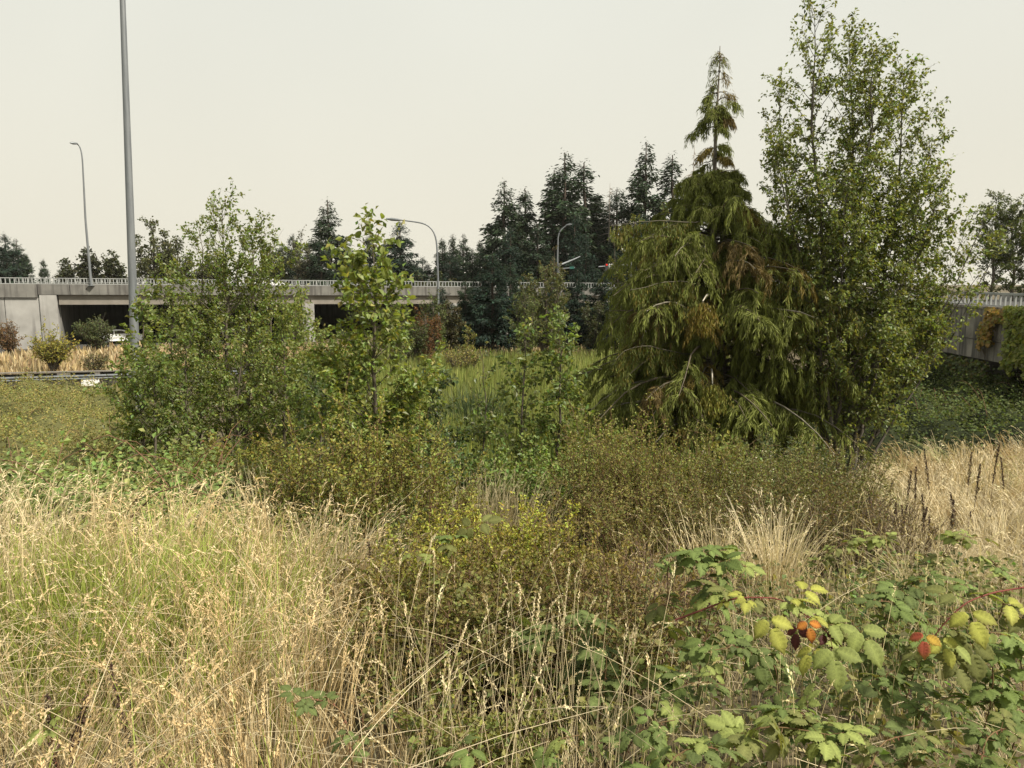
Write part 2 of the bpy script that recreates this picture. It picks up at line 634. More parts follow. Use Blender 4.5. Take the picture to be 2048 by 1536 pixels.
mb = MB()
mb.tubes(np.array([at(1262, 529, 93), at(1197, 533.5, 92)]), np.array((.11, .07)), 8)
mb.build('mast_arm', M['galv'], ts2)
sg = MB()
c = at(1213, 531, 92)
sg.box(c + (0, -.12, 0), (.34, .2, .42))
sg.box(c + (0, -.12, -.42), (.34, .2, .42))
sgo = sg.build('signal_head', M['dark'], ts2)
mb = MB()
mb.tubes(np.array([c + (0, -.22, .08), c + (0, -.26, .08)]), np.array((.12, .12)), 12, cap=True)
o = mb.build('lens', M['red_lit'], sgo)
o.location = (0, 0, 0)
sg = MB()
c = at(1222.5, 533, 92) + (0, -.12, 0)
sg.box(c, (.62, .03, .66))
sgn = sg.build('sign_plate', M['white'], ts2)
sg = MB()
for k in (-1, 1):                            # the V shaped black mark
    q = np.array([c + (k * .15, -.03, .2), c + (k * .03, -.03, -.12)])
    sg.tubes(q, np.array((.045, .045)), 4)
sg.tubes(np.array([c + (0, -.03, -.1), c + (0, -.03, -.26)]), np.array((.04, .04)), 4)
o = sg.build('arrow_mark', M['dark'], sgn)
o.location = (0, 0, 0)

# ------------------------------------------------------------------ vehicles


def car(label, loc, rz, length=4.5, h=1.48, group='white cars passing'):
    t = thing('car', label, 'car', (0, 0, 0), group)
    W = 1.8
    prof = [(-.5, .22), (-.5, .58), (-.47, .63), (-.28, .67), (.25, .68), (.46, .62), (.5, .5), (.5, .22)]
    roof = [(-.38, .655), (-.27, .98), (-.2, 1.0), (.02, 1.0), (.1, .96), (.28, .675)]

    def ex(wf):
        return lambda u, w_, tt: np.array((u * length, (tt - .5) * W * wf, w_ * h))
    mb = MB()
    mb.prism(prof, ex(1), None)
    mb.prism(roof, ex(.86), None)
    mb.build('body', M['white'], t)
    mb = MB()
    mb.prism([(-.33, .71), (-.265, .93), (-.12, .93), (-.12, .71)], ex(.872), None)
    mb.prism([(-.1, .71), (-.1, .93), (.055, .93), (.19, .71)], ex(.872), None)
    mb.build('side_window', M['glass'], t)
    for x0, z0, x1, z1 in ((.275, .7, .115, .955), (-.375, .7, -.285, .955)):
        mb = MB()
        sx = .012 if x0 > 0 else -.012
        V = [np.array(((x0 + sx) * length, y, z0 * h)) for y in (-.7, .7)] + [np.array(((x1 + sx) * length, y, z1 * h)) for y in (.64, -.64)]
        mb.add(V, [(0, 1, 2, 3)])
        mb.build('windscreen' if x0 > 0 else 'rear_window', M['glass'], t)
    for x in (-.31, .31):
        for y in (-1, 1):
            mb = MB()
            c_ = np.array((x * length, y * (W / 2 - .1), .33))
            mb.tubes(np.array([c_ - (0, .1, 0), c_ + (0, .12, 0)]), np.array((.33, .33)), 16, cap=True)
            wh = mb.build('wheel', M['rubber'], t)
            mb = MB()
            mb.tubes(np.array([c_ - (0, .11, 0), c_ + (0, .13, 0)]), np.array((.2, .2)), 12, cap=True)
            mb.build('rim', M['galv'], wh).location = (0, 0, 0)
    for y in (-.65, .65):
        mb = MB()
        mb.box((-.5 * length, y, .55 * h), (.06, .34, .16))
        mb.build('tail_light', M['red'], t)
        mb = MB()
        mb.box((.493 * length, y, .53 * h), (.06, .36, .14))
        mb.build('headlight', M['rail'], t)
    t.location = tuple(float(q) for q in loc)
    t.rotation_euler = (0, 0, rz)
    return t


p = bxyz(s_at(539), 3.2, -1.3)
car('white car on the overpass behind the railing', p, BRZ, 4.7, 1.5)
x = xcol(236, 76, .8)
car('white car on the lower road under the overpass beside the tall pole', (x, 76, float(gz(x, 76)) + .13), math.radians(42), 4.4, 1.45)
x = xcol(474, 88, .8)
car('white car on the lower road half hidden by the left saplings', (x, 88, float(gz(x, 88)) + .13), math.radians(42), 4.5, 1.6)

# ------------------------------------------------------------------ barrier at the lower left
ba, bb = at(-90, 752, 44.0), at(560, 733, 47.5)
bdir = nrm((bb - ba))
gr = thing('guardrail', 'grey steel guardrail with weathered wooden blocks behind the bramble slope', 'guardrail', (*ba[:2], ba[2] - .8))
brz = math.atan2(bdir[1], bdir[0])
blen = np.linalg.norm(bb - ba)
for k, s in enumerate(np.arange(.3, blen, 1.9)):
    q = ba + bdir * s
    wdt = .3 if k % 3 else .75
    mb = MB()
    mb.box(q + (0, 0, -.62), (wdt, .26, 1.24), brz)
    mb.build('post', M['timber'], gr)
mb = MB()
for s in (0,):
    pr = [(-.16, 0), (-.08, .08), (0, .0), (.08, .08), (.16, 0)]
    n_ = np.array((bdir[1], -bdir[0], 0))
    for (z0, o0), (z1, o1) in zip(pr[:-1], pr[1:]):
        V = [ba + n_ * (.16 + o0) + (0, 0, z0 - .3), bb + n_ * (.16 + o0) + (0, 0, z0 - .3), bb + n_ * (.16 + o1) + (0, 0, z1 - .3), ba + n_ * (.16 + o1) + (0, 0, z1 - .3)]
        mb.add(V, [(0, 1, 2, 3)])
mb.build('rail', M['galv'], gr)
mb = MB()
mb.box((ba + bb) / 2 + (0, 0, .03), (blen, .3, .06), brz)
mb.build('top_board', M['timber'], gr)
for s in np.arange(.3, blen - 1.9, 1.9):
    mb = MB()
    mb.box(ba + bdir * (s + .95) + (0, .22, -.5), (1.86, .1, .95), brz)
    mb.build('backing_panel', M['dark_timber'], gr)
mb = MB()
c = at(181, 768, 43.0)
mb.box(c, (.95, .07, .5), brz)
mb.box(c + (-.3, .1, -.5), (.08, .08, 1.1), brz)
mb.box(c + (.3, .1, -.5), (.08, .08, 1.1), brz)
tag(mb.build('sign_board', M['white']), 'small plain white board standing low in front of the guardrail', 'sign')

# ------------------------------------------------------------------ near bridge at the right
RDX = math.tan(math.radians(4.3))
ROFF = 15.4


def rx(Y, off=0.0):
    return ROFF + off + RDX * (Y)


rb = thing('road_bridge', 'stained concrete bridge side with white railing and hanging creeper at the right', 'bridge', (rx(25), 25, 0))
RRZ = math.atan2(1, RDX)


def rbeam(mb, y0, y1, o0, o1, z0, z1):
    V = [np.array((rx(y, o), y, EYE + z)) for y in (y0, y1) for o in (o0, o1) for z in (z0, z1)]
    mb.add(V, [(0, 1, 3, 2), (4, 6, 7, 5), (0, 4, 5, 1), (2, 3, 7, 6), (0, 2, 6, 4), (1, 5, 7, 3)])


def y_at(px):
    k = (px - 1024) / FPX
    return ROFF / (k - RDX)


edges = [17.0, 22.0, y_at(1972), y_at(1885), 35.5, 42.0, 50.0]
for k in range(len(edges) - 1):
    mb = MB()
    rbeam(mb, edges[k] + .02, edges[k + 1] - .02, 0, .32, -2.2, -.98)
    mb.build('fascia_panel', M['concrete_old'], rb)
    mb = MB()
    rbeam(mb, edges[k] + .015, edges[k + 1] - .015, .03, .5, -2.92, -2.22)
    mb.build('girder_panel', M['concrete_old'], rb)
mb = MB()
rbeam(mb, 17, 50, .34, 13.6, -1.75, -1.3)
mb.build('deck', M['asphalt'], rb)
mb = MB()
for o_ in np.arange(2.0, 13, 2.4):
    rbeam(mb, 17, 50, o_, o_ + .5, -2.92, -1.76)
mb.build('girder', M['concrete_girder'], rb)
mb = MB()
rbeam(mb, 17, 50, -.06, .3, -1.05, -.96)
mb.build('parapet_cap', M['concrete_old'], rb)
mb = MB()
rbeam(mb, 33.5, 34.6, .55, 13.0, -8, -2.93)
mb.build('abutment', M['concrete_pale'], rb)
mb = MB()
rbeam(mb, 31.6, 33.48, -.1, .5, -8, -2.94)
mb.build('abutment_pillar', M['concrete_pale'], rb)
mb = MB()
rbeam(mb, 17, 50, 13.62, 13.95, -1.75, -.98)
mb.build('far_parapet', M['concrete_pale'], rb)
for o_ in (.12, 13.78):
    mb = MB()
    rbeam(mb, 17, 50, o_ - .05, o_ + .05, -.53, -.45)
    rbeam(mb, 17, 50, o_ - .03, o_ + .03, -.95, -.9)
    rl = mb.build('railing', M['rail'], rb)
    me = None
    for y in np.arange(18, 46, .3):
        if me is None:
            mb = MB()
            mb.box((0, 0, 0), (.06, .05, .4))
            me = mb.mesh('baluster', [M['rail']])
        b = bpy.data.objects.new('baluster', me)
        b.location = (rx(y, o_) - rx(25), y - 25, EYE - .715)
        # the railing's origin sits at the world origin of its bridge, so its bars use bridge coordinates
        col.objects.link(b)
        b.parent = rl
        b.location = (rx(y, o_), y, EYE - .715)

# ------------------------------------------------------------------ plant builders


def rvec(rng, n):
    return nrm(rng.normal(size=(n, 3)))


def pal(rng, n, base, var=.22, alt=None, palt=0.0):
    c = np.asarray(base, float)[None] * (1 + rng.normal(size=(n, 1)) * var) * (1 + rng.normal(size=(n, 3)) * var * .35)
    if alt is not None:
        k = rng.random(n) < palt
        c[k] = np.asarray(alt, float) * (1 + rng.normal(size=(k.sum(), 1)) * var)
    return np.clip(c, .004, .85)


def broadleaf(name, label, cat, stems, seed, nleaf, leaf, tint, alt=None, palt=.05, group=None, bark=(.1, .085, .065), kb=1.0,
              mat='leaf', droop=.35, twigs=7, width=.55, angle=(35, 62), var=.25, leaf_mod=None, top_big=1.0, big_parts=0, bexp=1.1, taper=.62):
    """stems: list of (base, top, crown_radius, t0, trunk_radius, n_branches)"""
    rng = np.random.default_rng(seed)
    t = thing(name, label, cat, stems[0][0], group)
    tr, br = MB(), MB()
    LP, LA, LN, LS = [], [], [], []
    tot = sum(s[2] * s[5] for s in stems)
    for (b, tp, R, t0, r0, nb) in stems:
        b, tp = np.asarray(b, float), np.array(tp, float)
        tp[2] -= .4 * R * (.62 / taper)
        H = np.linalg.norm(tp - b)
        n = 14
        tt = np.linspace(0, 1, n)
        wob = np.cumsum(rng.normal(size=(n, 3)) * H * .006, axis=0) * (1, 1, .2)
        wob -= tt[:, None] * wob[-1]
        arch = (np.sin(tt * math.pi))[:, None] * rng.normal(size=3) * (1, 1, 0) * H * .012
        P = b + (tp - b) * tt[:, None] + wob + arch
        tr.tubes(P, r0 * (1 - tt) ** .8 + .004, 8, tint=bark)
        bt = np.sort(t0 + (1 - t0) * rng.random(nb) ** bexp)
        bt = np.concatenate((bt, np.full(2, .97)))
        m = len(bt)
        u = (bt - t0) / (1 - t0)
        rad = R * np.clip((u + .12) / .34, 0, 1) ** .6 * np.clip(1.06 - u, .06, 1) ** taper * rng.uniform(.55, 1.12, m)
        az = np.arange(m) * 2.39996 + rng.normal(size=m) * .5
        ph = np.radians(rng.uniform(*angle, m)) * np.clip(1.12 - .45 * u, .4, 1.1)
        D = np.stack((np.cos(az) * np.sin(ph), np.sin(az) * np.sin(ph), np.cos(ph)), 1)
        Lb = rad / np.maximum(np.sin(ph), .3)
        P0 = np.stack([np.interp(bt, tt, P[:, k]) for k in range(3)], 1)
        s = np.linspace(0, 1, 6)
        cv = rng.normal(size=(m, 3)) * .1 + (0, 0, .05)
        BP = P0[:, None] + D[:, None] * (Lb[:, None] * s)[..., None] + cv[:, None] * (Lb[:, None] * s ** 2)[..., None]
        br.tubes(BP, (r0 * .34 * (1 - bt * .75))[:, None] * (1 - s * .85)[None], 5, tint=bark)
        K = twigs
        ts_ = rng.uniform(.2, 1, (m, K))
        Q = P0[:, None] + D[:, None] * (Lb[:, None] * ts_)[..., None] + cv[:, None] * (Lb[:, None] * ts_ ** 2)[..., None]
        TD = nrm(D[:, None] * .8 + rng.normal(size=(m, K, 3)) * .5 + (0, 0, .25))
        TL = Lb[:, None] * rng.uniform(.18, .42, (m, K)) * (1.1 - .4 * ts_) + .08
        tw_p = (TL * (Lb[:, None] + .06)).reshape(-1)
        Q, TD, TL = Q.reshape(-1, 3), TD.reshape(-1, 3), TL.reshape(-1)
        TPs = Q[:, None] + TD[:, None] * (TL[:, None] * np.linspace(0, 1, 3))[..., None] + np.array((0, 0, -.12)) * (TL[:, None] * np.linspace(0, 1, 3) ** 2)[..., None]
        br.tubes(TPs, np.maximum(.0025, r0 * .05) * np.array((1, .7, .3))[None].repeat(len(Q), 0), 3, tint=bark)
        nl = int(nleaf * R * nb / tot)
        k = rng.choice(len(Q), nl, p=tw_p / tw_p.sum())
        f = (np.floor(rng.uniform(0, 3, nl)) + .75) / 2.9 + rng.normal(size=nl) * .06
        pos = Q[k] + TD[k] * (TL[k] * f)[:, None] + (0, 0, -.12) * (TL[k] * f ** 2)[:, None] + rng.normal(size=(nl, 3)) * leaf * .35
        LP.append(pos)
        LA.append(nrm(TD[k] * .55 + rng.normal(size=(nl, 3)) * .6 + (0, 0, -droop)))
        LN.append(nrm(rng.normal(size=(nl, 3)) * .55 + (0, 0, .75)))
        hfrac = np.clip((pos[:, 2] - b[2]) / max(H, .1), 0, 1)
        LS.append(leaf * rng.uniform(.6, 1.2, nl) * (1 + (top_big - 1) * sstep(.6, .95, hfrac)))
    LP, LA, LN, LS = map(np.concatenate, (LP, LA, LN, LS))
    tc = pal(rng, len(LP), tint, var, alt, palt)
    trunk = tr.build('trunk', M['bark'], t)
    tag(br.build('branches', M['bark'], t), kind='stuff')
    if big_parts:
        order = np.argsort(-LS * (LP[:, 2] > np.quantile(LP[:, 2], .35)))
        big, rest = order[:big_parts], order[big_parts:]
        vs = []
        for q in range(5):
            mb = MB()
            mb.leaves(np.zeros((1, 3)), np.array([(1., 0, 0)]), np.array([(0, 0, 1.)]), 1.0, width * 1.05, pal(rng, 1, tint, var)[0], fold=.12 + .06 * q, curl=.1)
            mb2 = MB()
            ln = np.array((0, .2, .45, .7, .88, 1.0))
            wd = np.array((.03, .36, .52, .44, .24, .0)) * width
            tn = pal(rng, 1, np.asarray(tint) * (1, 1, 1), .18)[0]
            C = np.stack((ln, 0 * ln, -.18 * ln ** 2 * (1 + .3 * q)), 1)
            Vv = np.concatenate((C, C + np.stack((0 * ln, wd, wd * .28), 1), C + np.stack((0 * ln, -wd, wd * .28), 1)))
            F_ = [(e, e + 1, 7 + e, 6 + e) for e in range(5)] + [(e, 12 + e, 13 + e, e + 1) for e in range(5)]
            mb2.add(Vv, F_, tn)
            vs.append(mb2.mesh('leaf', [M[mat]]))
        from mathutils import Matrix
        for q in big:
            A = nrm(LA[q])
            N_ = nrm(LN[q] - A * A.dot(LN[q]))
            S_ = np.cross(N_, A)
            o = bpy.data.objects.new('leaf', vs[int(rng.integers(5))])
            col.objects.link(o)
            o.parent = t
            mt = Matrix(((A[0], S_[0], N_[0]), (A[1], S_[1], N_[1]), (A[2], S_[2], N_[2]))) * float(LS[q])
            mt = mt.to_4x4()
            mt.translation = LP[q] - np.array(t.location)
            o.matrix_local = mt
        LP, LA, LN, LS, tc = LP[rest], LA[rest], LN[rest], LS[rest], tc[rest]
    fo = MB()
    fo.leaves(LP, LA, LN, LS, LS * width, tc, fold=.2, curl=.1)
    fo_o = fo.build('foliage', M[mat], t)
    tag(fo_o, kind='stuff')
    return t


def fir_mesh(seed, h, r, n_spray, tint, ragged=.25, droop=.35, t0=.06, spray=.5, gaps=.15, power=.75):
    rng = np.random.default_rng(seed)
    tr, fo = MB(), MB()
    tt = np.linspace(0, 1, 8)
    P = np.stack((rng.normal(size=8) * .03, rng.normal(size=8) * .03, tt * h), 1)
    tr.tubes(P, h * .016 * (1 - tt) + .02, 7, tint=(.07, .055, .045))
    nb = 150
    u = np.sort(rng.random(nb) ** 1.0)
    keep = rng.random(nb) > gaps * .6
    u = u[keep]
    nb = len(u)
    z = (t0 + (1 - t0) * u) * h
    env = r * (1 - u) ** power * (.88 + .12 * np.sin(u * 37 + seed)) * rng.uniform(1 - ragged, 1 + ragged * .6, nb) + .14 * (1 - u)
    az = rng.random(nb) * 2 * math.pi
    D = np.stack((np.cos(az), np.sin(az), .25 * u + 0 * az), 1)
    s = np.linspace(0, 1, 5)
    dr = droop * (1.15 - u) * rng.uniform(.6, 1.3, nb)
    BP = np.stack((0 * z, 0 * z, z), 1)[:, None] + D[:, None] * (env[:, None] * s)[..., None] + np.array((0, 0, -1.)) * ((env * dr)[:, None] * (s ** 1.3 - .45 * s ** 3))[..., None]
    tr.tubes(BP, (.012 * h * .12 + .02 * (1 - u))[:, None] * (1 - .8 * s)[None], 4, tint=(.06, .05, .04))
    n_spray = int(n_spray * 1.9)
    wgt = env ** .75 / (env ** .75).sum()
    k = rng.choice(nb, n_spray, p=wgt)
    f = rng.uniform(.12, 1, n_spray) ** .75
    pos = np.stack((0 * k, 0 * k, z[k]), 1) + D[k] * (env[k] * f)[:, None] + np.array((0, 0, -1.)) * (env[k] * dr[k] * (f ** 1.3 - .45 * f ** 3))[:, None]
    side = np.stack((-np.sin(az[k]), np.cos(az[k]), 0 * k), 1) * rng.choice((-1, 1), n_spray)[:, None]
    A = nrm(D[k] * .75 + side * rng.uniform(.2, 1.0, n_spray)[:, None] + rng.normal(size=(n_spray, 3)) * .3 + np.array((0, 0, -.55)))
    Ls = spray * rng.uniform(.5, 1.15, n_spray) * (1.15 - .8 * u[k])
    pos = pos + rng.normal(size=pos.shape) * spray * (.2, .2, .3)
    fo.leaves(pos, A, nrm(rng.normal(size=(n_spray, 3)) * .9 + (0, 0, .6)), Ls, Ls * .34, pal(rng, n_spray, tint, .28), fold=-.15, curl=.25)
    return tr.mesh('trunk', [M['bark']]), fo.mesh('foliage', [M['needle']])


FIR_T = (.03, .045, .025)
FIRS = [fir_mesh(11, 10, 2.1, 5200, FIR_T, .3, .4), fir_mesh(12, 10, 1.7, 4600, FIR_T, .35, .35),
        fir_mesh(13, 10, 2.9, 6200, (.022, .037, .026), .3, .5, power=.8), fir_mesh(14, 10, 1.5, 3800, FIR_T, .5, .35, gaps=.5),
        fir_mesh(15, 10, 2.4, 5200, (.028, .043, .026), .4, .55, power=.6)]


def fir(kind, px, top_py, Y, wscale, label, group='firs beyond the marsh and overpass', name='fir_tree', zbase=None):
    tp = at(px, top_py, Y)
    zb_ = float(gz(tp[0], Y)) if zbase is None else zbase
    h = tp[2] - zb_
    t = thing(name, label, 'tree', (tp[0], Y, zb_), group)
    for nm, me in zip(('trunk', 'foliage'), FIRS[kind]):
        o = bpy.data.objects.new(nm, me)
        col.objects.link(o)
        o.parent = t
        if nm == 'foliage':
            o['kind'] = 'stuff'
    t.scale = (h / 10 * wscale * 1.45, h / 10 * wscale * 1.45, h / 10)
    t.rotation_euler = (0, 0, random.Random(int(px * 7 + top_py)).uniform(0, 6.28))
    return t


# far firs --------------------------------------------------------------------------------
fir(2, 8, 468, 150, .9, 'leftmost dark fir cut by the photo edge above the overpass')
fir(0, 32, 478, 152, .95, 'second dark fir at the far left, just right of the leftmost one')
fir(1, 52, 508, 155, .9, 'low fir at the right flank of the far left pair')
fir(1, 86, 518, 150, .8, 'small lone fir above the overpass between the left firs and the round dark trees')
fir(0, 655, 400, 120, 1.05, 'pointed lone fir between the left saplings and the middle sapling', )
fir(4, 640, 478, 116, .9, 'low broad fir at the left foot of the pointed lone fir')
fir(4, 585, 470, 130, .8, 'dark fir half hidden behind the left sapling clump')
fir(2, 800, 444, 118, 1.05, 'broad dark fir under the long lamp arm')
fir(1, 738, 470, 125, 1.0, 'dark fir directly behind the top of the middle sapling')
fir(1, 884, 476, 125, .9, 'narrow fir just right of the long armed lamp')
fir(3, 906, 470, 140, 1.0, 'thin pale fir between the long armed lamp and the tall fir group')
fir(0, 926, 468, 142, .85, 'fir with a blunt top left of the tall fir group')
fir(1, 960, 480, 130, .9, 'short fir at the left foot of the tall fir group')
fir(0, 1008, 362, 112, .92, 'tall fir at the left edge of the tall group')
fir(1, 1050, 377, 116, 1.0, 'tall fir standing second from left in the tall group')
fir(0, 1130, 305, 114, .95, 'tallest fir of the group left of the cedar')
fir(3, 1108, 340, 120, 1.1, 'ragged fir leaning on the left flank of the tallest fir')
fir(3, 1168, 325, 118, 1.2, 'ragged thin fir at the right flank of the tallest fir')
fir(1, 1195, 392, 122, 1.0, 'lower fir in the saddle right of the tallest fir')
fir(4, 1235, 380, 118, 1.0, 'broad low fir left of the right hand fir pair')
fir(0, 1293, 284, 112, .8, 'taller one of the open fir pair beside the cedar top')
fir(3, 1345, 310, 114, 1.0, 'shorter one of the open fir pair beside the cedar top')
fir(4, 1075, 450, 108, 1.0, 'fir filling the gap under the tallest fir')
fir(2, 1020, 455, 106, .8, 'broad fir in front of the left tall firs of the group')
fir(2, 1150, 430, 109, .8, 'broad fir in front of the tallest fir')
fir(2, 1290, 430, 106, .8, 'broad fir in front of the open fir pair')
fir(4, 1215, 450, 125, .9, 'fir closing the saddle between the tallest fir and the open pair')
fir(4, 980, 470, 120, .9, 'fir beside the left foot of the tall fir group')
fir(2, 1172, 470, 100, .75, 'mid green fir right of the short armed lamp', 'young conifers before the crossing')
fir(4, 1230, 500, 104, .9, 'dark low fir behind the red signal', 'young conifers before the crossing')
# nearer dark conifers at the end of the marsh
fir(2, 985, 512, 66, .95, 'broad dark young fir at the far end of the marsh', 'young conifers before the crossing', 'young_fir')
fir(4, 930, 560, 68, .8, 'dark young fir left of the broad one at the end of the marsh', 'young conifers before the crossing', 'young_fir')
fir(4, 1045, 590, 69, .8, 'dark young fir right of the broad one at the end of the marsh', 'young conifers before the crossing', 'young_fir')


for px_, ty_, Y_, k_, w_, lb_ in ((885, 575, 64, 2, 1.0, 'dark bushy young fir beside the rust brown shrub'), (960, 545, 72, 2, 1.0, 'dark young fir behind the broad one at the end of the marsh'),
                                  (1100, 560, 70, 2, 1.1, 'dark young fir behind the grey willow'), (1155, 540, 72, 2, 1.0, 'dark young fir right of the grey willow'),
                                  (1205, 545, 68, 2, 1.1, 'dark young fir just left of the pale yellow green willow'), (1020, 530, 74, 4, 1.0, 'dark young fir at the right shoulder of the broad one'),
                                  (1250, 560, 62, 2, 1.0, 'dark young fir hidden low behind the pale willow')):
    fir(k_, px_, ty_, Y_, w_ * 1.15, lb_, 'young conifers before the crossing', 'young_fir')
for px_, ty_, Y_, k_, lb_ in ((565, 490, 128, 4, 'dark fir right behind the right shoulder of the sapling clump'), (615, 505, 126, 2, 'low dark fir left of the pointed lone fir'), (690, 500, 126, 2, 'low dark fir right of the pointed lone fir'),
                              (770, 490, 124, 4, 'low dark fir left of the broad fir under the lamp arm'), (845, 515, 126, 2, 'low dark fir under the curve of the long armed lamp'), (900, 505, 124, 2, 'low dark fir right of the long armed lamp'), (945, 500, 122, 4, 'low dark fir at the far left end of the tall group'),
                              (130, 530, 140, 4, 'small dark fir among the round trees left of the overpass lamp'), (-20, 480, 148, 2, 'dark fir at the very left photo edge')):
    fir(k_, px_, ty_, Y_, 1.15, lb_)


def snag(px, top_py, Y, label, lean=0.):
    rng = np.random.default_rng(int(px))
    tp = at(px, top_py, Y)
    zb_ = float(gz(tp[0], Y))
    h = tp[2] - zb_
    t = thing('dead_tree', label, 'dead tree', (tp[0], Y, zb_), 'bare dead conifers')
    mb = MB()
    tt = np.linspace(0, 1, 8)
    mb.tubes(np.stack((tp[0] + 0 * tt, Y + 0 * tt, zb_ + tt * h), 1), .012 * h * (1 - tt) + .02, 6, tint=(.3, .26, .22))
    mb.build('trunk', M['bark'], t)
    mb = MB()
    n = 46
    u = rng.uniform(.6, .97, n)
    a = rng.uniform(0, 6.28, n)
    Lb = (1 - u) * h * .22 + .3
    s = np.linspace(0, 1, 4)
    D = np.stack((np.cos(a), np.sin(a), rng.normal(size=n) * .15), 1)
    BP = np.array((tp[0], Y, 0)) + np.stack((0 * u, 0 * u, zb_ + u * h), 1)[:, None] + D[:, None] * (Lb[:, None] * s)[..., None] + np.array((0, 0, -.25)) * (Lb[:, None] * s ** 2)[..., None]
    mb.tubes(BP, .05 * (1 - .8 * s)[None].repeat(n, 0), 3, tint=(.3, .26, .22))
    mb.build('branches', M['bark'], t)


snag(1220, 366, 116, 'bare pale dead conifer in the saddle between the tall firs')
snag(1389, 290, 100, 'thin bare dead conifer just left of the cedar top')

# far broadleaf trees ----------------------------------------------------------------------


def far_tree(px, top_py, Y, half_px, seed, tint, label, nleaf=6000, leaf=.45, stems=3, group='broadleaf trees beyond the overpass', t0=.2, alt=None):
    tp = at(px, top_py, Y)
    zb_ = float(gz(tp[0], Y))
    R = half_px / FPX * Y
    rng = np.random.default_rng(seed)
    st = [((tp[0], Y, zb_), tuple(tp), R * .8, t0, R * .08, 34)]
    for k in range(stems - 1):
        q = (k + 1) / stems
        sg_ = -1 if k % 2 else 1
        st.append(((tp[0], Y, zb_ + .5), (tp[0] + sg_ * R * rng.uniform(.35, .6), Y + rng.uniform(-.4, .4) * R, tp[2] - (tp[2] - zb_) * rng.uniform(.06, .22)), R * .6, t0, R * .05, 26))
    return broadleaf('broadleaf_tree', label, 'tree', st, seed, nleaf, leaf, tint, alt, .1, group, twigs=5, width=.7, mat='matte_leaf')


DK = (.05, .058, .026)
far_tree(130, 515, 130, 26, 31, DK, 'small rounded dark tree at the left end of the dark row', 2500, .5)
far_tree(172, 494, 128, 34, 32, (.045, .05, .025), 'rounded dark tree directly behind the overpass lamp', 4000, .5)
far_tree(222, 498, 128, 34, 33, DK, 'rounded dark tree just left of the tall pole', 4000, .5)
far_tree(300, 432, 115, 56, 34, (.085, .095, .04), 'pale green open crowned tree just right of the tall pole', 6500, .42, 4)
far_tree(352, 470, 118, 40, 35, (.075, .085, .035), 'lower open tree between the pole tree and the sapling clump', 4500, .42, 3)
far_tree(602, 452, 118, 34, 36, (.1, .1, .06), 'thin half bare grey green tree left of the pointed lone fir', 2000, .32, 4)
far_tree(545, 500, 122, 40, 37, DK, 'dark tree behind the right side of the sapling clump', 4000, .5)
far_tree(870, 560, 112, 60, 38, DK, 'low dark trees filling the gap behind the long armed lamp', 4000, .5, 3)
far_tree(420, 520, 122, 50, 39, DK, 'dark low tree showing through the left sapling clump', 4000, .5, 3)
far_tree(705, 520, 124, 45, 40, DK, 'dark low tree between the lone fir and the middle sapling', 4000, .5, 3)
far_tree(1090, 520, 60, 62, 41, (.1, .115, .045), 'grey green bushy willow in front of the short armed lamp', 9000, .17, 5, 'willows at the edge of the marsh', .1, (.16, .14, .05))
far_tree(1110, 488, 70, 28, 42, (.11, .09, .05), 'brownish thin willow top just left of the short armed lamp', 2500, .16, 3, 'willows at the edge of the marsh')
far_tree(1270, 420, 30, 70, 43, (.14, .16, .04), 'pale yellow green willow showing left behind the cedar', 15000, .085, 6, 'willows at the edge of the marsh', .08)
far_tree(1330, 400, 32, 60, 44, (.12, .14, .04), 'second pale green willow half hidden behind the cedar crown', 9000, .09, 5, 'willows at the edge of the marsh', .08)

# mid distance shrubs at the far end of the marsh
far_tree(850, 615, 55, 45, 45, (.16, .08, .035), 'rust brown shrub right of the middle sapling', 2500, .14, 4, 'shrubs at the far end of the marsh', .05, (.1, .1, .03))
far_tree(895, 600, 60, 34, 46, (.07, .065, .03), 'brownish young cedar left of the dark firs', 3500, .2, 3, 'shrubs at the far end of the marsh', .05)
far_tree(935, 652, 50, 24, 47, (.2, .2, .06), 'pale narrow young poplar at the foot of the dark firs', 1400, .11, 2, 'shrubs at the far end of the marsh', .05)
far_tree(925, 700, 49, 60, 48, (.22, .2, .06), 'low yellowish bush below the narrow young poplar', 1800, .11, 5, 'shrubs at the far end of the marsh', .05)
far_tree(1200, 600, 62, 60, 49, (.06, .07, .03), 'dark shrub between the grey willow and the cedar', 4500, .2, 4, 'shrubs at the far end of the marsh', .05)
far_tree(820, 640, 54, 50, 51, (.07, .085, .03), 'dark green shrub behind the right side of the middle sapling', 3500, .16, 4, 'shrubs at the far end of the marsh', .05)
far_tree(865, 585, 58, 42, 56, (.09, .11, .04), 'green shrub hiding the overpass girder under the long armed lamp', 3200, .16, 4, 'shrubs at the far end of the marsh', .05)
far_tree(790, 600, 52, 50, 57, (.12, .15, .045), 'fresh green shrub behind the right shoulder of the middle sapling', 3800, .14, 5, 'shrubs at the far end of the marsh', .05)
far_tree(1050, 575, 58, 46, 58, (.11, .135, .045), 'green bush left of the grey willow at the end of the marsh', 3400, .15, 4, 'shrubs at the far end of the marsh', .05)
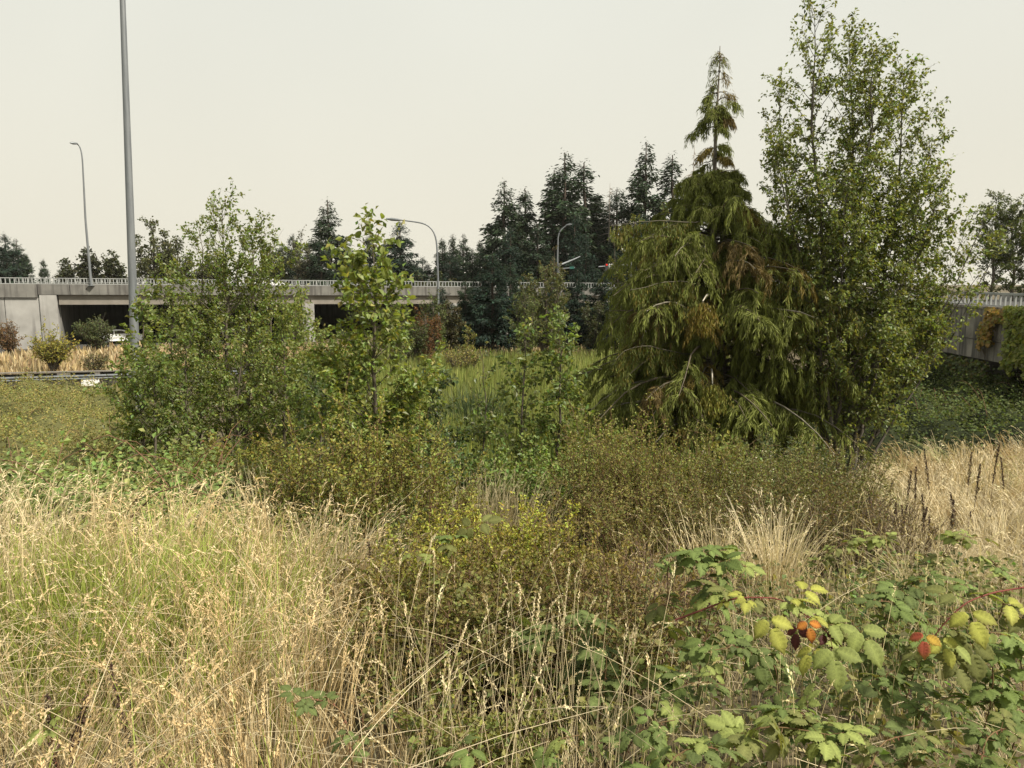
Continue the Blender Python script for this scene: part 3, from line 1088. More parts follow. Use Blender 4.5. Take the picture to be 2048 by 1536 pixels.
# left field beyond the barrier
far_tree(100, 668, 49, 62, 52, (.26, .24, .05), 'yellow green elder bush standing before the guardrail', 2600, .15, 6, 'bushes in the left dry field', .35, (.17, .18, .05))
far_tree(190, 638, 66, 46, 53, (.09, .11, .045), 'round grey green bush in front of the underpass', 3800, .15, 5, 'bushes in the left dry field', .05)
far_tree(12, 640, 62, 38, 54, (.16, .1, .05), 'rusty brown bush at the left photo edge below the overpass', 2600, .14, 5, 'bushes in the left dry field', .05)
far_tree(185, 705, 47.5, 36, 55, (.13, .12, .05), 'sparse half dry bush between the elder bush and the tall pole', 800, .13, 4, 'bushes in the left dry field', .1)

# ------------------------------------------------------------------ left sapling clump


def base(px, Y):
    z = float(gz(xcol(px, Y, EYE - 4), Y))
    x_ = xcol(px, Y, z)
    return np.array((x_, Y, float(gz(x_, Y)) - .05))


AL = (.15, .19, .05)
GS = 'alder saplings of the left clump'


def sapling(bpx, tpx, tpy, Y, R, nb, nleaf, seed, label, leaf=.08, t0=.12, r0=.05, tint=AL, group=GS, alt=(.2, .2, .05), **kw):
    b = base(bpx, Y)
    return broadleaf('alder_sapling', label, 'tree', [(b, at(tpx, tpy, Y), R * 1.22, t0, r0, nb)], seed, int(nleaf * 1.0), leaf, tint, alt, .05, group, twigs=6, width=.62, **kw)


sapling(440, 440, 368, 16.5, 1.25, 74, 7600, 101, 'tallest sapling of the left clump, its top well above the overpass', .085, .15, .07)
sapling(398, 395, 420, 17.5, .9, 50, 4600, 102, 'sapling rising just left of the tallest one in the clump')
sapling(492, 505, 420, 17, 1.05, 54, 5000, 103, 'sapling just right of the tallest one in the clump', .085, .2, .06)
sapling(545, 535, 470, 18, .9, 46, 4200, 104, 'sapling at the right shoulder of the left clump')
sapling(600, 590, 560, 17, 1.1, 50, 5200, 105, 'bright leafy sapling right of the clump, below the overpass girder', .085, .05, .04, (.17,.21,.055))
sapling(560, 565, 610, 15.5, .9, 44, 4400, 106, 'low leafy sapling in front of the right side of the clump', .085, .05, .04, (.165,.205,.055))
sapling(330, 345, 560, 16, .95, 50, 4800, 107, 'mid height sapling between the tall pole and the clump', .085, .05, .05)
sapling(285, 283, 585, 13.5, .55, 40, 2300, 108, 'thin sapling with large leaves close to the tall pole', .1, .1, .035, (.16,.2,.055))
sapling(310, 300, 700, 12.5, .8, 44, 3600, 109, 'low bushy sapling at the left front of the clump', .075, .03, .03, (.13,.17,.048))
sapling(380, 372, 640, 14, .9, 46, 4200, 110, 'leafy sapling in front of the clump centre left', .075, .05, .04, (.14,.18,.048))
sapling(470, 476, 640, 14.5, .8, 40, 3200, 111, 'slim sapling in front of the clump centre', .075, .1, .04)
sapling(640, 640, 640, 14, .8, 40, 3600, 112, 'sapling filling the gap left of the middle sapling', .085, .05, .035, (.16,.2,.055))
sapling(690, 690, 650, 15.5, .7, 36, 3000, 113, 'sapling close behind the left side of the middle sapling', .085, .05, .035, (.15,.19,.05))

# middle sapling with large leaves
b = base(748, 8.5)
broadleaf('alder_sapling', 'nearest sapling with large leaves in the middle, rising over the overpass', 'tree', [(b, at(743, 428, 8.5), .84, .08, .034, 100)], 120, 8800, .076,
          (.17, .215, .055), (.26, .24, .05), .07, 'alder saplings in the middle', twigs=6, width=.62, top_big=1.15, big_parts=260, bexp=1.25, taper=.58, leaf_mod=None)
sapling(1050, 1052, 640, 10.5, .42, 40, 1500, 121, 'slender sapling left one of the pair before the marsh', .085, .15, .022, (.14,.185,.055), 'alder saplings in the middle')
sapling(1120, 1118, 610, 10.5, .45, 42, 1700, 122, 'slender sapling right one of the pair before the marsh', .085, .2, .024, (.14,.185,.055), 'alder saplings in the middle')
sapling(960, 965, 690, 11.5, .3, 26, 700, 123, 'thin low sapling left of the slender pair', .075, .1, .015, (.1, .13, .04), 'alder saplings in the middle')
sapling(850, 860, 720, 10.5, .6, 36, 2000, 124, 'low bushy sapling right behind the middle sapling', .075, .05, .02, (.075, .105, .04), 'alder saplings in the middle')
sapling(640, 650, 760, 11, .6, 36, 2100, 125, 'low bushy sapling left behind the middle sapling', .075, .05, .02, (.07, .1, .035), 'alder saplings in the middle')

# ------------------------------------------------------------------ big alder at the right
b = base(1680, 15.5)
Ya = 15.5
bb1 = b + (.12, .1, 0)
st = [(b, at(1632, -30, Ya), 1.22, .3, 0.068, 84),
      (b + (.1, .1, 0), at(1702, 22, Ya + .4), 1.10, .35, 0.062, 72),
      (bb1, at(1752, 60, Ya - .3), 1.10, .35, 0.056, 70),
      (bb1, at(1812, 100, Ya + .2), 1.16, .4, 0.056, 70),
      (b + (0, .15, 0), at(1560, 130, Ya + .6), 0.92, .35, 0.050, 54),
      (b + (0, -.1, 0), at(1545, 240, Ya - .3), 0.85, .3, 0.043, 46),
      (bb1, at(1868, 240, Ya), 1.04, .35, 0.050, 60),
      (bb1, at(1890, 330, Ya - .6), 0.92, .35, 0.043, 48),
      (bb1, at(1840, 400, Ya + .8), 1.10, .25, 0.043, 50),
      (b, at(1690, 330, Ya - .7), 1.34, .25, 0.043, 64),
      (bb1, at(1985, 395, Ya - .2), 0.61, .45, 0.031, 20),
      (bb1, at(1960, 520, Ya - .3), 0.73, .35, 0.031, 26),
      (bb1, at(1930, 440, Ya + .4), .8, .4, .04, 34),
      (bb1, at(1810, 520, Ya - .6), .9, .3, .045, 40),
      (bb1, at(1790, 620, Ya - .8), .8, .3, .04, 36),
      (b, at(1580, 420, Ya - .2), .8, .3, .045, 40),
      (bb1, at(2010, 455, Ya), .5, .5, .03, 18),
      (bb1, at(1900, 560, Ya + .3), 0.85, .3, 0.031, 30)]
broadleaf('alder_tree', 'tall many stemmed alder with a narrow ragged top at the right', 'tree', st, 130, 62000, .086, (.145, .178, .05), (.17, .18, .045), .08,
          None, twigs=7, width=.6, droop=.6, bark=(.1, .09, .075))
b = base(2005, 24)
broadleaf('alder_tree', 'smaller alder at the right photo edge behind the bridge railing', 'tree',
          [((xcol(2000, 46), 46, EYE - 4), at(1995, 372, 46), 1.6, .35, .12, 60), ((xcol(2035, 46), 46, EYE - 4), at(2025, 380, 46), 1.6, .35, .12, 60), ((xcol(2070, 46), 46, EYE - 4), at(2075, 400, 46), 1.8, .3, .12, 60)],
          131, 24000, .13, (.085, .11, .035), (.14, .15, .05), .05, None, twigs=6, width=.6, droop=.4)

# ------------------------------------------------------------------ cedar


def cedar():
    rng = np.random.default_rng(140)
    b = base(1424, 17.0)
    Yc = 17.0
    t = thing('cedar_tree', 'large drooping cedar with a bare thin leader and pale exposed limbs', 'tree', b)
    tr, br, fo = MB(), MB(), MB()
    tpt = at(1440, 92, Yc)
    P = smooth_path([b, at(1420, 800, Yc), at(1425, 600, Yc), at(1428, 380, Yc), at(1432, 240, Yc), at(1439, 150, Yc), tpt], 26)
    tt = np.linspace(0, 1, 26)
    tr.tubes(P, .15 * (1 - tt) ** 1.05 + .008, 10, tint=(.2, .18, .155))
    P2 = smooth_path([b + (.34, -.1, 0), at(1446, 800, Yc - .1), at(1440, 650, Yc), at(1452, 420, Yc), at(1446, 365, Yc)], 20)
    tr.tubes(P2, .13 * (1 - np.linspace(0, 1, 20)) ** .8 + .012, 10, tint=(.21, .185, .155))
    tr.build('trunk', M['bark'], t)
    H = tpt[2] - b[2]
    # (height fraction, max reach) envelope of the crown, taken from its outline
    ez = np.array((.0, .06, .12, .2, .3, .42, .52, .6, .65, .7, .74, .78, .85, .9, 1.0))
    er = np.array((2.4, 2.9, 3.2, 3.5, 3.45, 3.1, 2.65, 1.95, 1.35, .9, .72, .68, .55, .4, .12))
    nb = 330
    u = np.concatenate((np.sort(rng.uniform(.1, .73, nb - 34)), np.sort(rng.uniform(.74, .985, 34))))
    reach = np.interp(u, ez, er) * rng.uniform(.35, 1.06, nb)
    az = np.arange(nb) * 2.39996 + rng.normal(size=nb) * .4
    az[np.abs(np.sin(az) + 1) < .05] += .3
    D = np.stack((np.cos(az), np.sin(az), np.full(nb, .06)), 1)
    bareness = .35 * (u > .74) + .65 * np.clip((u - .86) / .07, 0, 1)
    s = np.linspace(0, 1, 9)
    z0 = b[2] + u * H
    P0 = np.stack((np.interp(z0, P[:, 2], P[:, 0]), np.interp(z0, P[:, 2], P[:, 1]), z0), 1)
    sag = rng.uniform(.06, .42, nb)
    rise = rng.uniform(.0, .3, nb) * np.where(u > .66, .35, 1)
    sag[u > .74] *= 1.5

    def bp(k, ss):
        return P0[k] + D[k] * (reach[k] * ss)[..., None] + np.array((0, 0, 1.)) * (reach[k] * (rise[k] * np.sin(ss * math.pi * .6) - sag[k] * ss ** 2.2))[..., None]
    BP = np.stack([bp(np.arange(nb), np.full(nb, q)) for q in s], 1)
    BP[:, 1:] += np.cumsum(rng.normal(size=(nb, 8, 3)) * .018, axis=1)
    pale = np.where((rng.random(nb) < .3)[:, None], np.array((.17, .155, .12)), np.array((.1, .085, .06)))
    br.tubes(BP, ((.012 + .009 * reach)[:, None] * (1 - .82 * s)[None]), 5, tint=pale)
    # lateral branchlets that arch over and hang
    K = 19
    k = np.repeat(np.arange(nb), K)
    f = rng.uniform(.15, 1, len(k)) ** .8
    q0 = bp(k, f)
    side = np.stack((-np.sin(az[k]), np.cos(az[k]), 0 * f), 1) * rng.choice((-1, 1), len(k))[:, None]
    tl = (.28 + .42 * rng.random(len(k))) * np.clip(reach[k] / 1.6, .35, 1.15) * (1.15 - .45 * f)
    td = nrm(D[k] * .55 + side * rng.uniform(.2, 1.1, len(k))[:, None] + rng.normal(size=(len(k), 3)) * .15)
    ss = np.linspace(0, 1, 5)
    hang = rng.uniform(.7, 1.5, len(k))
    TP = q0[:, None] + td[:, None] * (tl[:, None] * ss)[..., None] + np.array((0, 0, -1.)) * ((tl * hang)[:, None] * ss ** 1.7)[..., None]
    br.tubes(TP[::2], (.006 * (1 - .7 * ss))[None].repeat(len(TP[::2]), 0), 3, tint=(.15, .12, .07))
    br.build('limbs', M['bark'], t)
    # flat sprays hanging from the branchlets
    n = 340000
    kk = rng.integers(0, len(k), int(n * 1.3))
    kk = kk[rng.random(len(kk)) > bareness[k[kk]] * .95]
    kk = kk[rng.random(len(kk)) < np.where(u[k[kk]] > .74, .55, .5 + .5 * np.sin(k[kk] * 12.9898) ** 2)][:n]
    g = rng.uniform(.05, 1.0, len(kk))
    pos = q0[kk] + td[kk] * (tl[kk] * g)[:, None] + np.array((0, 0, -1.)) * (tl[kk] * hang[kk] * g ** 1.7)[:, None] + rng.normal(size=(len(kk), 3)) * (.022, .022, .022)
    dv = nrm(td[kk] * (1 - g * .6)[:, None] + np.array((0, 0, -1.)) * (hang[kk] * 1.6 * g ** .7)[:, None])
    A = nrm(dv + rng.normal(size=(len(kk), 3)) * .33 + np.array((0, 0, -.45)))
    Ls = rng.uniform(.08, .22, len(kk)) * np.clip(1.15 - .55 * u[k[kk]], .5, 1)
    branch_hue = rng.random(nb)
    c0 = np.array((.15, .172, .038)) * (1 + .25 * (branch_hue[k[kk]] - .5))[:, None]
    c1 = np.array((.17, .13, .03))
    c2 = np.array((.15, .11, .04))
    hue = branch_hue[k[kk]]
    tint = np.where((hue > .93)[:, None], c1, np.where((hue < .035)[:, None], c2, c0)) * (1 + rng.normal(size=(len(kk), 1)) * .25)
    fo.leaves(pos, A, rvec(rng, len(kk)), Ls, Ls * .13, np.clip(tint, .01, .5), fold=.1, curl=.1)
    tag(fo.build('foliage', M['cedar'], t), kind='stuff')
    # the two bright hanging tips on the left of the trunk with a bare pale fork
    for (px_, py_, Y_) in ((1405, 605, 14.6), (1425, 770, 14.4)):
        c = at(px_, py_, Y_)
        mb = MB()
        n2 = 1500
        th = rng.uniform(0, 6.28, n2)
        rr = np.abs(rng.normal(size=n2)) * .13
        zz = rng.uniform(-.6, .02, n2)
        rr = rr * (.5 + 1.1 * np.sin(np.clip(-zz / .6, 0, 1) * math.pi))
        pos = c + np.stack((np.cos(th) * rr, np.sin(th) * rr, zz), 1)
        mb.leaves(pos, nrm(rng.normal(size=(n2, 3)) * .3 + (0, 0, -1)), rvec(rng, n2), rng.uniform(.06, .15, n2), .022, pal(rng, n2, (.17, .17, .035) if py_ > 700 else (.17, .14, .03), .25))
        o = mb.build('hanging_spray', M['cedar'], t)
        o['kind'] = 'stuff'
        tb = MB()
        m_ = np.array((P[:, 2] - c[2]) ** 2).argmin()
        tb.tubes(smooth_path([P[m_], (P[m_] + c) / 2 + (0, 0, .22), c + (0, 0, .02)], 8), np.linspace(.035, .012, 8), 5, tint=(.4, .37, .3))
        for q in range(4):
            tb.tubes(np.array([c, c + np.array((rng.normal() * .09, rng.normal() * .05, -.12 - .1 * rng.random()))]), np.array((.012, .005)), 4, tint=(.5, .46, .38))
        tb.build('limb', M['bark'], t)
    # long pale limbs on the right
    for pts in (((1430, 655, 17), (1560, 612, 15.6), (1650, 600, 15), (1705, 617, 14.8)), ((1430, 690, 17), (1540, 655, 15.4), (1610, 640, 15), (1700, 641, 14.8)),
                ((1430, 610, 17), (1370, 560, 15.5), (1300, 570, 15), (1260, 580, 14.8)), ((1430, 560, 17), (1500, 553, 15.5), (1560, 560, 15), (1620, 605, 14.8)),
                ((1425, 840, 17), (1360, 770, 15.4), (1330, 755, 15), (1310, 800, 14.8)), ((1430, 440, 17), (1380, 445, 15.9), (1300, 440, 15.6), (1222, 452, 15.4)),
                ((1430, 730, 17), (1600, 750, 15.4), (1670, 735, 15), (1690, 728, 14.9)), ((1425, 720, 17), (1290, 690, 15.3), (1240, 700, 15), (1225, 730, 14.9)),
                ((1425, 760, 17), (1520, 780, 15.6), (1560, 810, 15.2), (1600, 850, 15))):
        tb = MB()
        Q = smooth_path([at(*p_) for p_ in pts], 16)
        Q[1:-1] += rng.normal(size=(14, 3)) * .012
        tb.tubes(Q, np.linspace(.015, .005, 16), 5, tint=(.12, .11, .08))
        tb.build('limb', M['bark'], t)
        mb = MB()
        n2 = 1100
        f2 = rng.uniform(.25, 1, n2) ** .8
        q = np.stack([np.interp(f2, np.linspace(0, 1, 16), Q[:, e]) for e in range(3)], 1)
        fl = np.floor(f2 * 14)
        cl = np.stack((np.sin(fl * 7.3), np.cos(fl * 5.1), 0 * fl), 1) * .16
        dz_ = rng.uniform(0, .55, n2)
        pos = q + cl * (dz_ / .3)[:, None] + rng.normal(size=(n2, 3)) * (.05, .05, .02) - np.array((0, 0, 1.)) * dz_[:, None] * (.5 + .5 * np.sin(fl * 3.7) ** 2)[:, None]
        mb.leaves(pos, nrm(rng.normal(size=(n2, 3)) * .3 + (0, 0, -1)), rvec(rng, n2), rng.uniform(.07, .17, n2), .026, pal(rng, n2, (.105, .115, .027), .25, (.16, .13, .03), .12))
        tag(mb.build('hanging_spray', M['cedar'], t), kind='stuff')


cedar()

# ------------------------------------------------------------------ shrubs


def shrub(name, label, px, Y, h, r, nst, nleaf, leaf, tint, seed, group, alt=None, palt=.1, stem=(.13, .085, .05), mat='matte_leaf', lo=.2, lean=.5, width=.62, dx=0.0):
    rng = np.random.default_rng(seed)
    b = base(px, Y)
    t = thing(name, label, 'shrub', b, group)
    nst = int(nst * 1.25)
    a = rng.uniform(0, 6.28, nst)
    rr = np.sqrt(rng.random(nst)) * r * .55
    b0_ = b + np.stack((np.cos(a) * rr, np.sin(a) * rr, 0 * a), 1)
    b0_[:, 2] = gz(b0_[:, 0], b0_[:, 1])
    a2 = a + rng.normal(size=nst) * .6
    hh = h * (.55 + .55 * rng.random(nst) ** .8) * (1 - .3 * (rr / (r * .55 + 1e-6)) ** 2)
    out = r * lean * rng.uniform(.3, 1.1, nst)
    s = np.linspace(0, 1, 6)
    ST = b0_[:, None] + np.stack((np.cos(a2), np.sin(a2), 0 * a2), 1)[:, None] * (out[:, None] * s ** 1.4)[..., None] + np.array((0, 0, 1.)) * (hh[:, None] * s)[..., None]
    ST[:, 1:] += np.cumsum(rng.normal(size=(nst, 5, 3)) * h * .012, axis=1)
    sb = MB()
    sb.tubes(ST, (.0035 + .0018 * h) * (1 - .8 * s)[None].repeat(nst, 0), 4, tint=pal(rng, nst, stem, .2))
    # side twigs
    K = 7
    k = np.repeat(np.arange(nst), K)
    f = rng.uniform(max(lo, .1), .95, len(k))
    i0 = np.clip((f * 5).astype(int), 0, 4)
    fr = (f * 5 - i0)[:, None]
    q = ST[k, i0] * (1 - fr) + ST[k, i0 + 1] * fr
    td = nrm(rng.normal(size=(len(k), 3)) * (.6, .6, .25) + (0, 0, .55))
    tl = h * rng.uniform(.08, .22, len(k))
    sb.tubes(q[:, None] + td[:, None] * (tl[:, None] * np.linspace(0, 1, 3))[..., None], np.array((.0022, .0016, .0008))[None].repeat(len(k), 0) * (1 + .3 * h), 3, tint=stem)
    tag(sb.build('stems', M['bark'], t), kind='stuff')
    nleaf = int(nleaf * 3.2)
    leaf = leaf * (.78 if leaf < .05 else .95)
    tint = np.asarray(tint) * 1.35
    n1 = nleaf // 2
    kk = rng.integers(0, len(k), n1)
    g = rng.uniform(.1, 1.05, n1)
    p1 = q[kk] + td[kk] * (tl[kk] * g)[:, None]
    k2 = rng.integers(0, nst, nleaf - n1)
    f2 = lo + (1 - lo) * rng.random(nleaf - n1) ** .8
    i2 = np.clip((f2 * 5).astype(int), 0, 4)
    fr2 = (f2 * 5 - i2)[:, None]
    p2 = ST[k2, i2] * (1 - fr2) + ST[k2, i2 + 1] * fr2
    pos = np.concatenate((p1, p2)) + rng.normal(size=(nleaf, 3)) * leaf * .3
    A = nrm(rng.normal(size=(nleaf, 3)) * (.8, .8, .5) + (0, 0, .5))
    sz = leaf * rng.uniform(.55, 1.2, nleaf)
    fo = MB()
    fo.leaves(pos, A, nrm(rng.normal(size=(nleaf, 3)) * .6 + (0, 0, .7)), sz, sz * width, pal(rng, nleaf, tint, .25, alt, palt), fold=.2)
    tag(fo.build('foliage', M[mat], t), kind='stuff')
    return t


OL = (.155, .162, .04)
YE = (.26, .22, .05)
BR = (.19, .15, .055)
G1 = 'olive spirea shrubs left of the middle'
shrub('spirea_shrub', 'leafy olive shrub with yellow tips, tallest at the foot of the middle sapling', 700, 6.6, 1.78, .75, 46, 3000, .045, OL, 201, G1, YE, .14)
shrub('spirea_shrub', 'olive shrub with reddish stems just right of the tallest olive shrub', 800, 6.4, 1.55, .7, 42, 2600, .045, OL, 202, G1, YE, .14)
shrub('spirea_shrub', 'dark leafy shrub at the left edge of the olive thicket, beside the tall dry grass', 625, 6.6, 1.6, .6, 36, 2200, .045, (.1, .115, .03), 203, G1, YE, .15)
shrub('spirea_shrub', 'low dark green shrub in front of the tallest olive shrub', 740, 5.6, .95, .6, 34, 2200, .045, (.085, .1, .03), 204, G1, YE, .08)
shrub('spirea_shrub', 'thin olive shrub right of the thicket beside the pale dry weeds', 880, 6.8, 1.2, .5, 30, 1500, .04, OL, 205, G1, BR, .25)
G2 = 'yellow green spirea in the centre'
shrub('spirea_shrub', 'yellow green dome shaped shrub in the centre of the foreground', 1010, 4.7, .95, .62, 60, 4200, .034, (.24, .25, .045), 211, G2, (.27, .25, .06), .2)
shrub('spirea_shrub', 'olive shrub on the left shoulder of the yellow green dome', 900, 4.3, .85, .55, 50, 3200, .034, (.2, .2, .04), 212, G2, BR, .25)
shrub('spirea_shrub', 'brown stemmed shrub on the right shoulder of the yellow green dome', 1130, 4.5, .85, .55, 50, 2800, .032, (.16, .145, .036), 213, G2, BR, .2)
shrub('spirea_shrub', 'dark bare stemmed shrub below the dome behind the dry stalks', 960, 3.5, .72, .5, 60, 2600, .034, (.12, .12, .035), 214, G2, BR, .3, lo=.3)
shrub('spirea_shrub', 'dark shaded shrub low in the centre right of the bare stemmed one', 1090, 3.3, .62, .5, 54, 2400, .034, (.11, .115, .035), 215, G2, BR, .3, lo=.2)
shrub('spirea_shrub', 'olive shrub left low beside the golden grass', 800, 3.7, .7, .42, 44, 1900, .034, (.14, .13, .035), 216, G2, BR, .25)
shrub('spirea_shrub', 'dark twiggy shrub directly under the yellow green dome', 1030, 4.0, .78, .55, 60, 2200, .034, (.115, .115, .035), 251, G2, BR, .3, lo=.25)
shrub('spirea_shrub', 'olive shrub filling the space between the golden grass and the dome', 860, 3.1, .62, .42, 50, 1700, .033, (.12, .12, .035), 252, G2, BR, .25, lo=.2)
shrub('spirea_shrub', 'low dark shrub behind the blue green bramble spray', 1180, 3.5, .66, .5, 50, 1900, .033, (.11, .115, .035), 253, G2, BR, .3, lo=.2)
shrub('spirea_shrub', 'bright small leaved shrub at the bottom in the middle', 960, 2.5, .5, .42, 36, 1300, .032, (.13, .14, .04), 217, G2, (.22, .22, .06), .2, lo=.1)
shrub('spirea_shrub', 'brown twiggy shrub at the left of the bramble leaves', 1240, 3.8, .78, .55, 60, 1500, .03, (.14, .115, .04), 218, G2, BR, .5)
shrub('spirea_shrub', 'purple brown twig thicket behind the topmost bramble leaves', 1330, 4.6, .72, .6, 80, 900, .028, (.16, .11, .05), 219, G2, BR, .6, stem=(.15, .1, .075))
G3 = 'brown stemmed shrubs in the middle distance'
shrub('brown_shrub', 'tall brown stemmed shrub in front of the cedar trunk, its tips brownish', 1250, 8.6, 1.9, .85, 60, 3300, .045, (.15, .16, .042), 221, G3, BR, .2)
shrub('brown_shrub', 'brown stemmed shrub just right of the tall brown one', 1340, 8.4, 1.55, .8, 56, 2800, .04, (.145, .15, .042), 222, G3, BR, .22)
shrub('brown_shrub', 'brownish shrub left of the tall brown one', 1170, 8.2, 1.35, .6, 44, 2000, .04, (.15, .155, .045), 223, G3, BR, .22)
shrub('brown_shrub', 'low brown shrub in front of the tall brown one', 1290, 7.0, 1.0, .8, 60, 2400, .036, (.145, .145, .045), 224, G3, BR, .22)
shrub('olive_shrub', 'rounded grey olive shrub dotted with pale seed tufts right of the brown shrubs', 1480, 8.6, 1.35, 1.0, 60, 4200, .036, (.13, .145, .045), 225, G3, (.5, .47, .35), .03)
shrub('olive_shrub', 'grey olive shrub below the cedar, its top dotted with white tufts', 1570, 8.8, 1.35, 1.0, 60, 4200, .036, (.13, .14, .045), 226, G3, (.5, .47, .35), .03)
shrub('olive_shrub', 'grey olive shrub at the edge of the right dry grass', 1660, 8.8, 1.3, .8, 50, 3000, .036, (.12, .12, .045), 227, G3, (.45, .4, .28), .04)
shrub('olive_shrub', 'dull olive shrub low behind the pale grass tuft', 1450, 7.0, 1.0, .9, 60, 3200, .034, (.105, .11, .04), 228, G3, BR, .2)
shrub('olive_shrub', 'dull olive shrub right behind the pale grass tuft', 1590, 7.2, 1.0, .9, 60, 3000, .034, (.1, .105, .04), 229, G3, BR, .25)
shrub('brown_shrub', 'dark brown twig shrub between the dull olive shrubs and the dock stalks', 1690, 6.8, .85, .8, 70, 1500, .03, (.12, .095, .045), 230, G3, BR, .5, stem=(.09, .065, .05))
shrub('brown_shrub', 'dark brown twig shrub farther right below the dock stalks', 1790, 6.9, .75, .7, 60, 1100, .03, (.12, .095, .045), 231, G3, BR, .5, stem=(.09, .065, .05))
G4 = 'green shrubs at the edge of the marsh'
shrub('marsh_shrub', 'bright yellow green shrub at the foot of the left sapling clump', 470, 12, 1.35, 1.0, 44, 2600, .06, (.14, .14, .03), 241, G4, (.26, .2, .04), .12)
shrub('marsh_shrub', 'red tinged olive shrub under the left sapling clump', 400, 11.5, 1.2, .9, 40, 2200, .06, (.11, .11, .03), 242, G4, (.17, .07, .03), .12)
shrub('marsh_shrub', 'dark leafy shrub hiding the foot of the middle sapling', 800, 9.5, 1.5, .8, 44, 2600, .06, (.095, .13, .042), 243, G4)
shrub('marsh_shrub', 'glossy dark green shrub right of the middle sapling foot', 900, 10.2, 1.35, .9, 40, 2400, .07, (.09, .13, .05), 244, G4, mat='leaf')
shrub('marsh_shrub', 'fresh green shrub round the feet of the slender sapling pair', 1080, 9.6, 1.3, .9, 44, 2600, .065, (.13, .175, .05), 245, G4, (.2, .22, .06), .08)
shrub('marsh_shrub', 'fresh green low shrub left of the slender sapling pair', 1000, 9.2, 1.0, .7, 36, 1900, .06, (.13, .175, .05), 246, G4, (.2, .2, .06), .1)
shrub('marsh_shrub', 'leafy green bush beside the cedar trunk', 1450, 11.5, 1.35, .55, 30, 1200, .08, (.13, .15, .04), 247, G4, (.24, .22, .05), .2)
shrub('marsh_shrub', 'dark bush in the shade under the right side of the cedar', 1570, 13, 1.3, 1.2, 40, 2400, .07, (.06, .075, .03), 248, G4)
shrub('marsh_shrub', 'olive bush between the brown shrubs and the slender saplings', 1190, 10.5, 1.5, .8, 40, 2400, .06, (.13, .155, .042), 249, G4, BR, .15)
shrub('marsh_shrub', 'grey green low shrub between the olive thicket and the left clump', 540, 9.5, 1.1, .8, 40, 2200, .05, (.13, .135, .06), 250, G4, (.3, .27, .14), .2)

# ------------------------------------------------------------------ thickets of bramble


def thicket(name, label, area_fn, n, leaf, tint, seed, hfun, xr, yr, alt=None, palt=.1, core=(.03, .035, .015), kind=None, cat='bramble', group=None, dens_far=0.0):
    rng = np.random.default_rng(seed)
    gx, gy = np.meshgrid(np.linspace(*xr, 90), np.linspace(*yr, 90))
    w_ = area_fn(gx, gy)
    hz = hfun(gx, gy) * w_
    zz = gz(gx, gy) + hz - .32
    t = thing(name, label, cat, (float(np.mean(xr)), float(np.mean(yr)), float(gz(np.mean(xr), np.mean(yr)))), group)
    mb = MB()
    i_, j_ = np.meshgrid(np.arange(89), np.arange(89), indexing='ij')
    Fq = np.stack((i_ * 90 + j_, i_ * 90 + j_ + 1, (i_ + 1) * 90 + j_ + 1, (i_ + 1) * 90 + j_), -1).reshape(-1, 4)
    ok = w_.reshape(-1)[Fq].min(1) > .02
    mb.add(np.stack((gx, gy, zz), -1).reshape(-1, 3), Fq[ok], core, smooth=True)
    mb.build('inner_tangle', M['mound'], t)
    P = []
    while sum(map(len, P)) < n:
        x_ = rng.uniform(*xr, n)
        y_ = yr[0] + (yr[1] - yr[0]) * rng.random(n) ** (1 + dens_far)
        k = rng.random(n) < area_fn(x_, y_)
        P.append(np.stack((x_[k], y_[k]), 1))
    P = np.concatenate(P)[:n]
    hz = hfun(P[:, 0], P[:, 1]) * area_fn(P[:, 0], P[:, 1])
    dz = np.abs(rng.normal(size=n)) * .26
    pos = np.concatenate((P, (gz(P[:, 0], P[:, 1]) + hz - .2 + dz - .12 * rng.random(n))[:, None]), 1)
    dist = np.linalg.norm(P, axis=1)
    sz = leaf * rng.uniform(.55, 1.25, n) * np.clip(dist / np.median(dist), .85, 1.6)
    lump_shade = np.sin(P[:, 0] * 1.9 + 1.3 * np.sin(P[:, 1] * .8)) * np.sin(P[:, 1] * 1.4 + .7 * np.sin(P[:, 0]))
    tc = pal(rng, n, tint, .22, alt, palt) * (1 + .3 * lump_shade)[:, None]  # lump shading put into the leaf colour as lighter and darker patches
    fo = MB()
    A = nrm(rng.normal(size=(n, 3)) * (.9, .9, .45) + (0, 0, -.1))
    fo.leaves(pos, A, nrm(rng.normal(size=(n, 3)) * .45 + (0, -.25, .85)), sz, sz * .72, tc, fold=.2, curl=.1)
    tag(fo.build('foliage', M['bramble'], t), kind='stuff')
    # arching canes
    nc = 70
    k = rng.integers(0, n, nc)
    a = rng.uniform(0, 6.28, nc)
    s = np.linspace(0, 1, 6)
    ln = rng.uniform(.5, 1.3, nc)
    CP = pos[k][:, None] + np.stack((np.cos(a), np.sin(a), 0 * a), 1)[:, None] * (ln[:, None] * s)[..., None] + np.array((0, 0, 1.)) * ((ln * .5)[:, None] * np.sin(s * 2.6))[..., None] - (0, 0, .1)
    cb = MB()
    cb.tubes(CP, .007 * (1 - .6 * s)[None].repeat(nc, 0), 4, tint=(.14, .08, .05))
    tag(cb.build('canes', M['bark'], t), kind='stuff')
    return t


def lumps(h, amp, f):
    return lambda x, y: h + amp * np.sin(x * f + 1.7 * np.sin(y * f * .6)) * np.sin(y * f * .8 + 1.1 * np.sin(x * f * .5))


def lumps2(h, amp, f):
    return lambda x, y: h + amp * (.6 * np.sin(x * f + 1.7 * np.sin(y * f * .6)) * np.sin(y * f * .8 + 1.1 * np.sin(x * f * .5)) + .4 * np.sin(x * f * 2.7 + y * 1.1) * np.sin(y * f * 2.3 - x * .6) + .2 * np.sin(x * f * 6.1) * np.sin(y * f * 5.3 + x))


